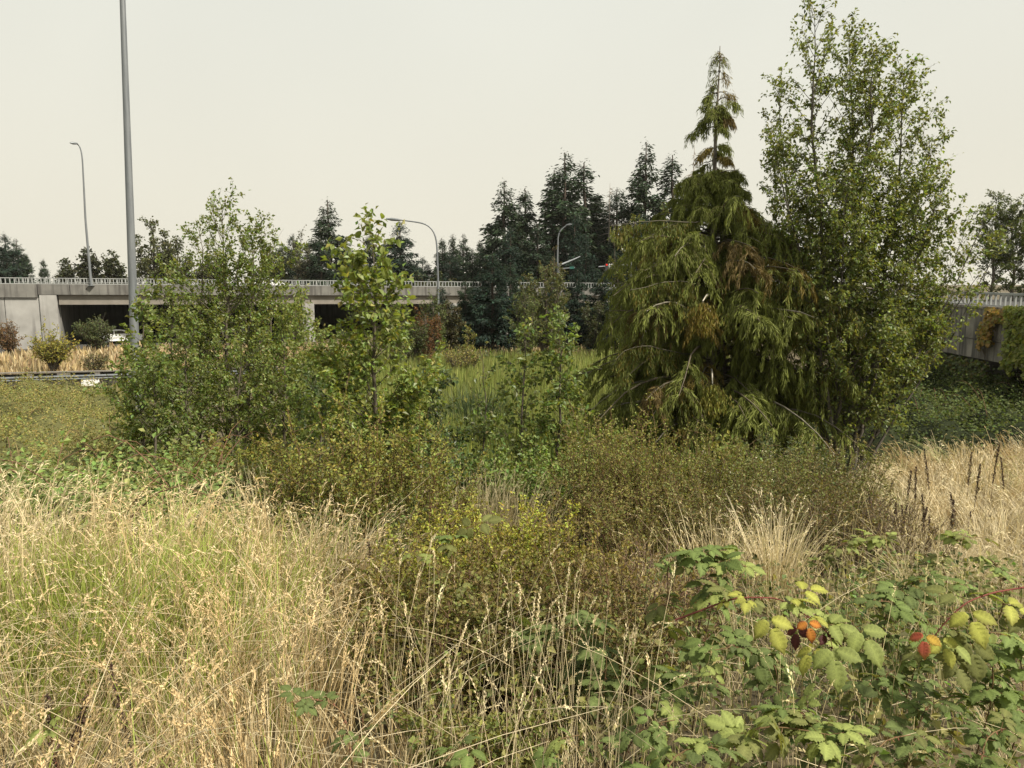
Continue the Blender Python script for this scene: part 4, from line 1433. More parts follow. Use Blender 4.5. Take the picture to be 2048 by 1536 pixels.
def hill_area(x, y):
    px, py = project(x, y, gz(x, y) + .6)
    right = np.interp(y, (10, 14, 20, 30, 46), (260, 300, 330, 330, 300))
    return sstep(right + 40, right - 60, px) * sstep(9, 13, y) * sstep(39.5, 36, y)


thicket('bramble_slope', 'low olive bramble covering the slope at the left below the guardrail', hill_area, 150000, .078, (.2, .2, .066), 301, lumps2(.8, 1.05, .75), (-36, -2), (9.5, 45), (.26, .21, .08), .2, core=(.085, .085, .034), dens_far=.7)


def left_dark(x, y):
    px, py = project(x, y, gz(x, y) + .9)
    return sstep(560, 420, px) * sstep(5.6, 6.6, y) * sstep(11.5, 9.5, y)


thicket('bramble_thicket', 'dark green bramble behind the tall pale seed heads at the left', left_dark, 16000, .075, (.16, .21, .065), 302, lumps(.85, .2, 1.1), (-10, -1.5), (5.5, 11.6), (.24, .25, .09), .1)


def right_bank(x, y):
    px, py = project(x, y, gz(x, y) + 1.0)
    return sstep(1500, 1640, px) * sstep(15.5, 18, y) * sstep(34, 31, y)


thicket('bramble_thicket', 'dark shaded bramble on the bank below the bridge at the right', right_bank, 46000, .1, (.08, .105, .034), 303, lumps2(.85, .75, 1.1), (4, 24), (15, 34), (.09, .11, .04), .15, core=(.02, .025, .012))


# creeper hanging on the bridge
def creeper(label, polys, n, tint, alt, seed):
    rng = np.random.default_rng(seed)
    t = thing('creeper', label, 'creeper', (rx(25), 25, 4), 'creepers hanging on the right bridge')
    pos = []
    for (px0, px1, py0, py1, wt) in polys:
        m = int(n * wt)
        Yv = y_at(px0) + (y_at(px1) - y_at(px0)) * rng.random(m)
        top_z = (560 - py0) / FPX * .5 * (y_at(px0) + y_at(px1))
        bot_z = (560 - py1) / FPX * .5 * (y_at(px0) + y_at(px1))
        f = rng.random(m) ** .9
        edge = .12 * np.sin(Yv * 6) + .1 * np.sin(Yv * 15)
        z = top_z + (bot_z - top_z) * f * (1 + edge)
        bulge = .05 + .2 * rng.random(m)
        pos.append(np.stack((np.array([rx(q) for q in Yv]) - bulge, Yv, EYE + z), 1))
    pos = np.concatenate(pos)
    m = len(pos)
    sz = rng.uniform(.08, .19, m)
    fo = MB()
    fo.leaves(pos, nrm(rng.normal(size=(m, 3)) * .5 + (-.2, -.1, -.7)), nrm(rng.normal(size=(m, 3)) * .35 + (-.8, -.3, .45)), sz, sz * .85, pal(rng, m, tint, .22, alt, .3), fold=.15)
    tag(fo.build('foliage', M['leaf'], t), kind='stuff')
    vb = MB()
    k = rng.integers(0, m, 40)
    s = np.linspace(0, 1, 5)
    VP = pos[k][:, None] + np.array((0.03, 0, 0)) + np.stack((0 * s, .25 * np.sin(s * 4), -.8 * s), 1)[None] * rng.uniform(.4, 1.1, (40, 1, 1))
    vb.tubes(VP, .008 * (1 - .6 * s)[None].repeat(40, 0), 4, tint=(.1, .07, .045))
    tag(vb.build('vines', M['bark'], t), kind='stuff')


creeper('yellowing creeper hanging over the middle of the bridge side', [(1845, 1888, 605, 700, .6), (1835, 1870, 640, 690, .4)], 1100, (.24, .25, .06), (.4, .29, .07), 311)
creeper('narrow reddish yellow creeper strand over a panel joint of the bridge', [(1978, 2022, 615, 642, .5), (1968, 1990, 640, 690, .5)], 800, (.28, .23, .06), (.42, .26, .08), 312)
creeper('dark creeper curtain hanging below the bridge girder in front of the abutment', [(1800, 1870, 690, 760, .5), (1890, 1990, 712, 745, .5)], 900, (.1, .13, .04), (.16, .14, .05), 314)
creeper('thick green creeper covering the bridge side at the right photo edge', [(2015, 2090, 612, 650, .45), (2020, 2100, 640, 735, .55)], 3400, (.22, .26, .055), (.3, .31, .07), 313)

# ------------------------------------------------------------------ grasses


def scatter(rng, n, xr, yr, fn, p=1.0):
    out = []
    c = 0
    while c < n:
        y = yr[0] + (yr[1] - yr[0]) * rng.random(n * 2) ** p
        x = rng.uniform(*xr, n * 2)
        k = rng.random(n * 2) < fn(x, y)
        out.append(np.stack((x[k], y[k]), 1))
        c += int(k.sum())
    return np.concatenate(out)[:n]


def clump(rng, P, size, pull):
    """draw scattered points together into tussocks; also returns each point's tussock number"""
    m = max(4, int(len(P) / size))
    C = P[rng.choice(len(P), m, replace=False)]
    out = np.empty(len(P), int)
    for q in range(0, len(P), 2000):
        out[q:q + 2000] = ((P[q:q + 2000, None] - C[None]) ** 2).sum(-1).argmin(1)
    k = rng.random((len(P), 1)) * pull
    return P * (1 - k) + C[out] * k, out


def stem_paths(rng, P, h, lean, nseg=6, bias=(0, 0), nod=0.0, group=None):
    """bent stems rooted at P (n,2)"""
    n = len(P)
    a = rng.uniform(0, 6.28, n)
    b0_ = np.concatenate((P, gz(P[:, 0], P[:, 1])[:, None]), 1)
    d = np.stack((np.cos(a), np.sin(a)), 1) * np.abs(rng.normal(size=n))[:, None] * lean + np.asarray(bias)
    if group is not None:
        d = d * .75 + (rng.normal(size=(group.max() + 1, 2)) * lean * .9)[group]
    s = np.linspace(0, 1, nseg)
    xy = d[:, None] * (h[:, None] * s ** 1.7)[..., None]
    z = h[:, None] * (s - .25 * np.linalg.norm(d, axis=1)[:, None] * s ** 3)
    Q = b0_[:, None] + np.concatenate((xy, z[..., None]), 2)
    return Q, d


def face_side(rng, P):
    """side vectors of the ribbons, scattered round the vertical"""
    a = rng.uniform(-1.0, 1.0, len(P))
    return np.stack((np.cos(a), np.sin(a), 0 * a), 1)


def seed_heads(mb, rng, Q, hl, hw, nsp, tint, droop=.0, mi=0):
    """fuzzy panicles that continue the stem tips"""
    n = len(Q)
    tip = Q[:, -1]
    T = nrm(Q[:, -1] - Q[:, -2])
    hd = T * (1, 1, 0)
    hd = nrm(hd + rng.normal(size=(n, 3)) * (.15, .15, 0))
    s = np.tile(np.linspace(0, 1, nsp), (n, 1))
    dr = np.broadcast_to(np.asarray(droop, float), (n,))
    ax = tip[:, None] + (T[:, None] * s[..., None] + (hd[:, None] * s[..., None] ** 2 - np.array((0, 0, 1.)) * s[..., None] ** 2) * dr[:, None, None]) * hl[:, None, None]
    dirs = nrm(np.gradient(ax, axis=1))
    rad = rng.normal(size=(n, nsp, 3))
    rad = nrm(rad - dirs * (rad * dirs).sum(-1, keepdims=True))
    w = hw[:, None] * np.sin(np.clip(s * .9 + .1, 0, 1) * math.pi) ** .6
    A = nrm(dirs * 1.0 + rad * .38)
    ln = np.maximum(hl[:, None] / nsp * 2.6, w * 1.7)
    p = ax + rad * w[..., None] * .25
    N_ = nrm(rng.normal(size=(n, nsp, 3)))
    tc = np.repeat(tint, nsp, axis=0)
    mb.leaves(p.reshape(-1, 3), A.reshape(-1, 3), N_.reshape(-1, 3), ln.reshape(-1), (w * .95).reshape(-1), tc, fold=.1)


ST1 = np.array((.57, .485, .3))
ST2 = np.array((.52, .395, .2))
STP = np.array((.62, .54, .36))
GRN = np.array((.27, .32, .07))


def near_edge(px):
    return np.interp(px, (0, 450, 560, 640, 700, 760, 830, 900), (1, 1, 1, .9, .5, .18, .05, .0))


def hmix(y):
    return np.interp(y, (1.2, 2.2, 3.2, 4.5, 6.5), (.56, .68, .88, 1.05, 1.02))


# tall dry grass, left foreground
def left_grass():
    rng = np.random.default_rng(401)
    mb = MB()

    def fn(x, y):
        px, py = project(x, y, gz(x, y) + .45)
        patch = .55 + .45 * np.sin(x * 2.3 + 1.2 * np.sin(y * 1.7)) * np.sin(y * 2.1)
        lim = np.interp(y, (1.4, 3, 5, 6.6), (1.0, 1.0, .95, .7))
        return near_edge(px) * (px > -260) * np.clip(patch + .45, .2, 1) * lim * np.interp(y, (1.2, 2, 4.6, 5.6, 6.8), (.5, 1, 1, .5, .1))
    def green_at(x, y):
        px, py = project(x, y, gz(x, y) + .5)
        return np.clip(1.1 * np.exp(-(((px - 190) / 270) ** 2 + ((y - 3.9) / 1.0) ** 2)) + .5 * np.exp(-(((px - 480) / 130) ** 2 + ((y - 4.5) / .9) ** 2)), 0, 1)
    # fertile stems with heads
    P = scatter(rng, 2900, (-5.5, 1.0), (1.35, 6.7), lambda x, y: fn(x, y) * (1 - .65 * green_at(x, y)), .85)
    P, gi = clump(rng, P, 14, .75)
    h = hmix(P[:, 1]) * (.6 + .5 * rng.random(len(P)) ** 1.6) * np.interp(project(P[:, 0], P[:, 1], gz(P[:, 0], P[:, 1]) + .8)[0], (0, 420, 560, 700, 850), (1, .97, .88, .74, .65))
    Q, d = stem_paths(rng, P, h, .2, 6, (.07, -.02), group=gi)
    warm = np.clip(.5 + .25 * rng.normal(size=gi.max() + 1)[gi] + .4 * np.sin(P[:, 0] * 1.7 + P[:, 1]) + rng.normal(size=len(P)) * .25 + np.interp(P[:, 1], (1.5, 2.6, 4), (.45, .25, -.2)), 0, 1)[:, None]
    tc = (ST1 * (1 - warm) + ST2 * warm) * (1 + rng.normal(size=(len(P), 1)) * .14)
    tc = np.clip(tc, .02, .8)
    w = np.interp(P[:, 1], (1.4, 6), (.00115, .0025)) * rng.uniform(.7, 1.35, len(P))
    near = P[:, 1] < 3.4
    s = np.linspace(1.15, .65, 6)
    mb.tubes(Q[near], w[near][:, None] * s[None], 3, tint=tc[near], smooth=True)
    mb.ribbons(Q[~near], w[~near][:, None] * s[None] * 1.15, face_side(rng, Q[~near]), tc[~near])
    hl = rng.uniform(.06, .14, len(P)) * np.interp(P[:, 1], (1.5, 4.5), (.8, 1.35))
    arch = rng.uniform(.05, .9, len(P)) * np.interp(P[:, 1], (2, 4), (.35, 1))
    ht = np.clip(tc * np.array((1.12, 1.13, 1.2)), 0, .8)
    seed_heads(mb, rng, Q[near], hl[near], rng.uniform(.004, .0085, near.sum()), 22, ht[near], arch[near])
    seed_heads(mb, rng, Q[~near], hl[~near], rng.uniform(.005, .009, (~near).sum()), 11, ht[~near], arch[~near])
    # leaf blades and sterile stems
    n = 10000
    P = scatter(rng, n, (-5.5, 1.0), (1.3, 6.7), fn, .8)
    P, gi = clump(rng, P, 30, .7)
    g = rng.random(n) < np.clip(green_at(P[:, 0], P[:, 1]) * 1.25, .1, .97)
    h = hmix(P[:, 1]) * rng.uniform(.3, .74, n) * np.where(g, 1.25, 1)
    Q, d = stem_paths(rng, P, h, .3, 5, (.04, 0), group=gi)
    tc = np.where(g[:, None], GRN * np.array((1.0, 1, 1)), ST1 * (1 - .5 * rng.random((n, 1))) + ST2 * .35 * rng.random((n, 1)))
    tc = np.clip(tc * (1 + rng.normal(size=(n, 1)) * .2), .02, .75)
    w = np.interp(P[:, 1], (1.3, 6), (.0014, .0034)) * np.where(g, 1.5, 1)
    mb.ribbons(Q, w[:, None] * np.array((.8, 1, .9, .6, .12))[None], face_side(rng, P), tc)
    # fallen and crossing stems
    n = 600
    P = scatter(rng, n, (-4.5, 1.3), (1.4, 5.0), fn, .8)
    a = rng.uniform(0, 6.28, n)
    ln = rng.uniform(.4, 1.1, n)
    z0 = gz(P[:, 0], P[:, 1]) + rng.uniform(.05, .5, n)
    s = np.linspace(0, 1, 4)
    el = rng.uniform(-.1, .75, n)
    D = np.stack((np.cos(a) * np.cos(el), np.sin(a) * np.cos(el) * .6, np.sin(el)), 1)
    Q = np.concatenate((P, z0[:, None]), 1)[:, None] + D[:, None] * (ln[:, None] * s)[..., None] - np.array((0, 0, .12)) * (s ** 2)[None, :, None]
    mb.tubes(Q, .0013 * np.array((1.1, 1, .8, .5))[None].repeat(n, 0), 3, tint=np.clip(STP * (1 + rng.normal(size=(n, 1)) * .15), .05, .8))
    tag(mb.build('dry_grass', M['grass']), 'tall straw coloured grass with arching seed heads filling the left foreground', 'grass', kind='stuff')


left_grass()


def centre_stalks():
    """thin pale stalks with upright heads in front of the dark shrubs, and the tangle on the right"""
    rng = np.random.default_rng(402)
    mb = MB()

    def fn(x, y):
        px, py = project(x, y, gz(x, y) + .4)
        return sstep(700, 800, px) * sstep(1330, 1200, px)
    P = scatter(rng, 130, (-1, 1.2), (1.75, 2.9), fn)
    h = np.interp(P[:, 1], (1.7, 2.9), (.62, .86)) * rng.uniform(.72, 1.15, len(P))
    Q, d = stem_paths(rng, P, h, .22, 7, (.03, 0))
    tc = np.clip((ST1 * .6 + STP * .4) * (1 + rng.normal(size=(len(P), 1)) * .14), .05, .8)
    mb.tubes(Q, .0013 * np.linspace(1.15, .6, 7)[None].repeat(len(P), 0), 3, tint=tc)
    seed_heads(mb, rng, Q, rng.uniform(.06, .12, len(P)), rng.uniform(.004, .0075, len(P)), 26, np.clip(tc * 1.12, 0, .8), rng.uniform(0, .35, len(P)))
    # basal straw
    n = 800
    P = scatter(rng, n, (-1, 1.4), (1.5, 2.8), fn)
    h = rng.uniform(.15, .5, n)
    Q, d = stem_paths(rng, P, h, .5, 5)
    tc = np.clip((ST2 * rng.random((n, 1)) + ST1 * (1 - rng.random((n, 1)))) * (1 + rng.normal(size=(n, 1)) * .2), .03, .75)
    mb.ribbons(Q, .0016 * np.array((.8, 1, .9, .6, .15))[None].repeat(n, 0), face_side(rng, P), tc)

    # right hand side: sparser stalks and fallen straw between the brambles
    def fr(x, y):
        px, py = project(x, y, gz(x, y) + .4)
        return sstep(1200, 1300, px) * (px < 2300)
    P = scatter(rng, 330, (.1, 4.6), (1.6, 5.2), fr, .9)
    h = np.interp(P[:, 1], (1.6, 5), (.6, .85)) * rng.uniform(.6, 1.15, len(P))
    Q, d = stem_paths(rng, P, h, .3, 7)
    tc = np.clip(STP * (1 + rng.normal(size=(len(P), 1)) * .15) * (.95, .95, .8), .05, .8)
    mb.tubes(Q, .0013 * np.linspace(1.15, .6, 7)[None].repeat(len(P), 0), 3, tint=tc)
    seed_heads(mb, rng, Q, rng.uniform(.05, .1, len(P)), rng.uniform(.0035, .007, len(P)), 18, np.clip(tc * 1.08, 0, .8), rng.uniform(0, .5, len(P)))
    n = 2300
    P = scatter(rng, n, (.1, 5.2), (1.4, 6.0), fr, .9)
    h = rng.uniform(.12, .5, n)
    Q, d = stem_paths(rng, P, h, .75, 5)
    tc = np.clip((ST1 * rng.uniform(.35, 1, (n, 1)) + ST2 * .2) * (1 + rng.normal(size=(n, 1)) * .2), .03, .75)
    k = rng.random(n) < .2
    tc[k] = GRN * .7
    mb.ribbons(Q, np.interp(P[:, 1], (1.4, 6), (.0014, .0028))[:, None] * np.array((.8, 1, .9, .6, .15))[None], face_side(rng, P), tc)
    n = 260
    P = scatter(rng, n, (-.6, 3.2), (1.5, 3.4), lambda x, y: np.ones_like(x))
    a = rng.uniform(0, 6.28, n)
    ln = rng.uniform(.3, .9, n)
    z0 = gz(P[:, 0], P[:, 1]) + rng.uniform(.05, .42, n)
    s = np.linspace(0, 1, 5)
    el = rng.uniform(-.15, .8, n)
    D = np.stack((np.cos(a) * np.cos(el), np.sin(a) * np.cos(el) * .6, np.sin(el)), 1)
    Q = np.concatenate((P, z0[:, None]), 1)[:, None] + D[:, None] * (ln[:, None] * s)[..., None] - np.array((0, 0, .15)) * (s ** 2)[None, :, None]
    mb.tubes(Q, .0012 * np.array((1.1, 1, .9, .8, .5))[None].repeat(n, 0), 3, tint=np.clip(STP * (1 + rng.normal(size=(n, 1)) * .15), .05, .8))
    tag(mb.build('grass_stalks', M['grass']), 'thin dry grass stalks and straw in the centre and right foreground', 'grass', kind='stuff')


centre_stalks()


def right_slope():
    rng = np.random.default_rng(403)
    mb = MB()

    def fn(x, y):
        px, py = project(x, y, gz(x, y) + .3)
        edge = np.interp(y, (4.5, 7, 9, 12, 16), (1820, 1780, 1750, 1720, 1700))
        return sstep(edge - 40, edge + 90, px) * (px < 2350)
    n = 7500
    P = scatter(rng, n, (2, 15), (4.5, 16.5), fn, .8)
    P, gi = clump(rng, P, 26, .85)
    gh = rng.uniform(.65, 1.15, gi.max() + 1)[gi]
    h = rng.uniform(.42, .85, n) * gh
    Q, d = stem_paths(rng, P, h, .32, 5, (-.12, -.05), group=gi)
    gt = np.array([ST1, STP * .95, ST1 * .8, ST2 * .75, (.33, .33, .14)])[rng.choice(5, gi.max() + 1, p=(.35, .25, .2, .12, .08))][gi]
    tc = np.clip(gt * (1 + rng.normal(size=(n, 1)) * .18), .05, .8)
    w = np.interp(P[:, 1], (4.5, 16), (.002, .0055))
    mb.ribbons(Q, w[:, None] * np.array((1, 1, .9, .8, .5))[None], face_side(rng, P), tc)
    k = np.arange(n) % 3 == 0
    seed_heads(mb, rng, Q[k], rng.uniform(.08, .15, k.sum()), w[k] * 3.0, 7, np.clip(tc[k] * 1.12, 0, .8), rng.uniform(.1, .7, k.sum()))
    n = 8000
    P = scatter(rng, n, (2, 15), (4.5, 16.5), fn, .8)
    h = rng.uniform(.2, .5, n)
    P, gi = clump(rng, P, 40, .5)
    Q, d = stem_paths(rng, P, h, .7, 4, (-.1, -.1), group=gi)
    tc = np.clip(ST1 * rng.uniform(.3, 1.05, (n, 1)), .05, .8)
    w = np.interp(P[:, 1], (4.5, 16), (.003, .008))
    mb.ribbons(Q, w[:, None] * np.array((1, 1, .8, .2))[None], face_side(rng, P), tc)
    tag(mb.build('slope_grass', M['grass']), 'dry pale grass on the slope at the right below the bridge', 'grass', kind='stuff')


right_slope()


def tuft(px, Y, n, h, r, tint, seed, label, green=False):
    rng = np.random.default_rng(seed)
    b = base(px, Y)
    P = b[:2] + rng.normal(size=(n, 2)) * r * .4
    hh = h * rng.uniform(.6, 1.1, n)
    out = P - b[:2]
    Q, d = stem_paths(rng, P, hh, .28, 6)
    Q[..., :2] += (out[:, None] / (r + 1e-6)) * (hh[:, None] * np.linspace(0, 1, 6) ** 1.5)[..., None] * .5
    mb = MB()
    tc = np.clip(np.asarray(tint) * (1 + rng.normal(size=(n, 1)) * .16), .02, .8)
    w = .0016 + .00035 * Y
    mb.ribbons(Q, w * np.array((1, 1, .95, .85, .6, .15))[None].repeat(n, 0), face_side(rng, P), tc)
    if not green:
        k = np.arange(n) % 2 == 0
        seed_heads(mb, rng, Q[k], rng.uniform(.06, .11, k.sum()), np.full(k.sum(), .0075), 9, np.clip(tc[k] * 1.1, 0, .8), rng.uniform(.1, .5, k.sum()))
    o = mb.build('grass_tuft', M['grass'])
    return tag(o, label, 'grass tuft', 'grass tufts')


tuft(1545, 5.6, 230, .78, .16, STP, 411, 'pale straw tuft standing behind the bramble leaves right of centre')
tuft(1440, 5.6, 160, .7, .3, ST1, 412, 'thinner dry tuft left of the pale straw tuft')
tuft(950, 26, 420, 2.1, 1.0, (.05, .075, .03), 413, 'dark green sedge clump between the middle sapling and the slender pair', True)
tuft(965, 22, 260, 1.3, .7, (.1, .14, .05), 414, 'lighter green sedge in front of the dark sedge clump', True)
tuft(1000, 7.6, 260, .85, .6, (.34, .29, .17), 415, 'dull dry tuft behind the yellow green dome shrub')
tuft(930, 7.8, 240, .9, .6, (.3, .27, .16), 416, 'dull grey green dry tuft beside the olive thicket')
tuft(560, 7.5, 280, .95, .7, (.42, .38, .22), 417, 'silvery dry tuft behind the left grass at the olive thicket')
tuft(660, 4.6, 240, .75, .4, (.34, .28, .18), 418, 'tangled grey straw tuft between the left grass and the dome shrub')


def field(name, label, n, xr, yr, fn, h, w, tints, seed, lean=.25, nseg=4, heads=False, p=1.0):
    rng = np.random.default_rng(seed)
    P = scatter(rng, n, xr, yr, fn, p)
    hh = rng.uniform(h[0], h[1], n)
    Q, d = stem_paths(rng, P, hh, lean, nseg)
    pk = rng.integers(0, len(tints), n)
    patch = np.sin(P[:, 0] * .9 + np.sin(P[:, 1] * .5)) * np.sin(P[:, 1] * .7)
    tc = np.asarray(tints, float)[pk] * (1 + rng.normal(size=(n, 1)) * .18) * (1 + .18 * patch)[:, None]
    prof = np.interp(np.linspace(0, 1, nseg), (0, .5, .85, 1), (1, .95, .6, .08))
    mb = MB()
    mb.ribbons(Q, (w * P[:, 1] / 30.0)[:, None] * prof[None], face_side(rng, P), np.clip(tc, .02, .8))
    return tag(mb.build(name, M['grass']), label, 'reeds' if 'cattail' in name else 'grass', kind='stuff')


CT = [(.19, .235, .055), (.21, .24, .06), (.165, .21, .05), (.235, .24, .075)]


def marsh(x, y):
    px, py = project(x, y, gz(x, y) + 1)
    return sstep(540, 640, px) * sstep(1640, 1500, px) * (1 - .8 * sstep(1300, 1380, px) * sstep(20, 26, y) * (y < 32))


field('cattail_bed', 'yellow green cattail reeds filling the marsh behind the middle saplings', 24000, (-16, 14), (20, 59), marsh, (.85, 1.45), .0135, CT, 421, .12, 4, p=1.3)


def front_reeds(x, y):
    px, py = project(x, y, gz(x, y) + .8)
    return sstep(430, 520, px) * sstep(1560, 1400, px)


field('cattail_bed', 'nearer bright green reeds between the shrubs and the left sapling clump', 5200, (-9, 7), (12, 21), front_reeds, (.8, 1.35), .022, [(.17, .22, .05), (.24, .25, .05), (.12, .17, .045)], 422, .15, 4)
DRYT = [(.46, .37, .2), (.38, .29, .15), (.5, .42, .26), (.3, .21, .12)]
field('field_grass', 'dry golden grass field at the left between the guardrail and the overpass', 9000, (-62, -14), (46.5, 70), lambda x, y: np.where((y > 46.5 + .06 * (x + 20)) & (np.abs((y - 58) - (x + 60) * 0.8) > 7.0), 1, .0), (.5, 1.0), .034, DRYT, 423, .25)
field('field_grass', 'dry grass on the bank at the far end of the marsh', 3500, (-8, 18), (61, 76), lambda x, y: np.ones_like(x), (.5, 1.0), .034, DRYT, 424, .25)


field('field_grass', 'scattered dry grass stems standing above the low bramble on the left slope', 1500, (-34, -3), (10, 38), hill_area, (1.0, 1.6), .011, [(.4, .34, .18), (.25, .25, .1), (.3, .22, .12)], 425, .2, 5)


# low mixed weeds between the shrubs
def weeds():
    rng = np.random.default_rng(431)
    n = 8000

    def fn(x, y):
        px, py = project(x, y, gz(x, y) + .3)
        return sstep(380, 520, px) * sstep(1900, 1800, px) * np.interp(y, (2.0, 4.5, 5.5, 20), (.5, .5, .7, .9))
    P = scatter(rng, n, (-7, 11), (2.4, 20), fn, .9)
    hh = rng.uniform(.25, .75, n)
    Q, d = stem_paths(rng, P, hh, .4, 4)
    cs = np.array([(.3, .25, .14), (.14, .16, .05), (.2, .18, .08), (.36, .31, .19), (.16, .11, .06)])
    tc = cs[rng.integers(0, 5, n)] * (1 + rng.normal(size=(n, 1)) * .2)
    mb = MB()
    mb.ribbons(Q, np.interp(P[:, 1], (2.4, 20), (.0014, .008))[:, None] * np.array((1, .9, .6, .1))[None], face_side(rng, P), np.clip(tc, .02, .8))
    m = 22000
    P = scatter(rng, m, (-7, 11), (2.2, 20), fn, .9)
    z = gz(P[:, 0], P[:, 1]) + rng.random(m) ** 1.5 * .35
    sz = np.interp(P[:, 1], (2.2, 20), (.03, .085)) * rng.uniform(.6, 1.3, m)
    mb.leaves(np.concatenate((P, z[:, None]), 1), nrm(rng.normal(size=(m, 3)) * (.9, .9, .5)), nrm(rng.normal(size=(m, 3)) * .5 + (0, 0, .8)), sz, sz * .6, pal(rng, m, (.13, .145, .045), .3, (.2, .15, .06), .25))
    tag(mb.build('weeds', M['grass']), 'low mixed weeds and dry stems covering the ground between the shrubs', 'weeds', kind='stuff')


weeds()

def bramble_floor():
    rng = np.random.default_rng(433)

    def fn(x, y):
        px, py = project(x, y, gz(x, y) + .2)
        return sstep(1060, 1260, px) * (px < 2250) * (.55 + .45 * np.sin(x * 4.1 + y) * np.sin(y * 3.3)) + .25 * sstep(680, 800, px) * (px < 1260)
    m = 12000
    P = scatter(rng, m, (-.8, 5.5), (1.4, 5.6), fn, .9)
    z = gz(P[:, 0], P[:, 1]) + rng.random(m) ** 1.3 * .42
    sz = np.interp(P[:, 1], (1.4, 5.6), (.032, .06)) * rng.uniform(.55, 1.3, m)
    mb = MB()
    mb.leaves(np.concatenate((P, z[:, None]), 1), nrm(rng.normal(size=(m, 3)) * (.9, .9, .4)), nrm(rng.normal(size=(m, 3)) * .45 + (0, -.1, .85)), sz, sz * .66, pal(rng, m, (.115, .145, .05), .3, (.22, .21, .08), .3), fold=.18, curl=.15)
    tag(mb.build('bramble_undergrowth', M['bramble']), 'small green bramble leaves and seedlings under the canes in the right foreground', 'undergrowth', kind='stuff')


bramble_floor()

# ------------------------------------------------------------------ dock stalks


def dock_mesh(seed):
    rng = np.random.default_rng(seed)
    mb = MB()
    s = np.linspace(0, 1, 7)
    P = np.stack((.05 * s ** 2 * rng.normal(), .03 * s ** 2 * rng.normal(), s), 1)
    mb.tubes(P, .006 * (1.2 - s * .8), 5, tint=(.09, .055, .04))
    n = 420
    u = rng.uniform(.5, 1.0, n)
    a = rng.uniform(0, 6.28, n)
    r_ = .03 * np.sin(np.clip((u - .48) / .54, 0, 1) * math.pi) ** .6 * (.65 + .5 * np.sin(u * 45 + seed * 2)) * rng.uniform(.3, 1.2, n)
    pos = np.stack((np.interp(u, s, P[:, 0]) + np.cos(a) * r_, np.interp(u, s, P[:, 1]) + np.sin(a) * r_, u), 1)
    mb.leaves(pos, rvec(rng, n) + (0, 0, .3), rvec(rng, n), rng.uniform(.012, .026, n), .013, pal(rng, n, (.06, .037, .028), .3))
    return mb.mesh('dock_stalk', [M['bark']])


DOCKS = [dock_mesh(s) for s in (1, 2, 3)]


def dock(px, py, Y, h, label, group, k, tilt=0.0):
    tp = at(px, py, Y)
    o = bpy.data.objects.new('dock_stalk', DOCKS[k % 3])
    col.objects.link(o)
    o.location = (tp[0], Y, tp[2] - h)
    g = float(gz(tp[0], Y))
    hh = max(tp[2] - g, .25) * (.78 + .26 * ((k * 37 % 11) / 10))
    o.location = (tp[0], Y, g - .01)
    o.scale = (h * .7 + .25, h * .7 + .25, hh)
    o.rotation_euler = (.09 * math.sin(k * 5.1), tilt * 1.6 + .05 * math.sin(k * 3.3), k * 1.3)
    tag(o, label, 'dock plant', group)


ORD = ['leftmost', 'second from the left', 'third from the left', 'fourth from the left', 'fifth from the left', 'sixth from the left', 'seventh from the left', 'eighth from the left', 'ninth from the left', 'rightmost']


def dock_row(spots, h, what, group):
    spots = sorted(spots)
    for k, (px, py, Y) in enumerate(spots):
        place = ORD[k] if k < len(spots) - 1 else 'rightmost'
        dock(px, py, Y, h, place + ' of ' + what, group, k, .04 * (-1) ** k)


dock_row([(1817, 905, 10), (1842, 912, 10), (1875, 900, 10.5), (1946, 872, 11), (1956, 905, 10), (1994, 885, 11), (2025, 890, 11)], .7, 'the dark dock stalks in the upper right dry grass', 'dock stalks in the upper dry grass')
dock_row([(1902, 985, 7.5), (1916, 978, 7.6), (1930, 985, 7.5), (1943, 995, 7.4)], .6, 'the four dock stalks clumped in the lower dry grass', 'dock stalks in the lower clump')
dock_row([(1745, 1000, 7.6), (1762, 985, 7.8), (1775, 1010, 7.4), (1790, 985, 7.7), (1805, 1005, 7.4), (1822, 990, 7.7), (1840, 1000, 7.6), (1858, 985, 7.8), (1873, 1015, 7.3), (1728, 1020, 7.3)], .6, 'the purple brown dock row left of the clump', 'dock stalks in the dense row')
dock(76, 1300, 2.3, .5, 'thick black brown dock stalk in the left dry grass, leaning right', 'dock stalks in the left dry grass', 0, .16)
dock(106, 1348, 2.25, .35, 'thin dark dock stalk right beside the thick leaning one', 'dock stalks in the left dry grass', 1)
dock(268, 1330, 2.5, .35, 'small dark dock stalk right of the pair in the left dry grass', 'dock stalks in the left dry grass', 2, .12)
dock(268, 905, 9.5, .5, 'dark dock stalk among the bramble behind the left seed heads', 'dock stalks in the left dry grass', 1, -.08)
dock(778, 1085, 4.4, .5, 'blackish dead stalk beside the light bramble spray left of the dome', 'dock stalks in the left dry grass', 2, .1)

# ------------------------------------------------------------------ near brambles: every leaf a part


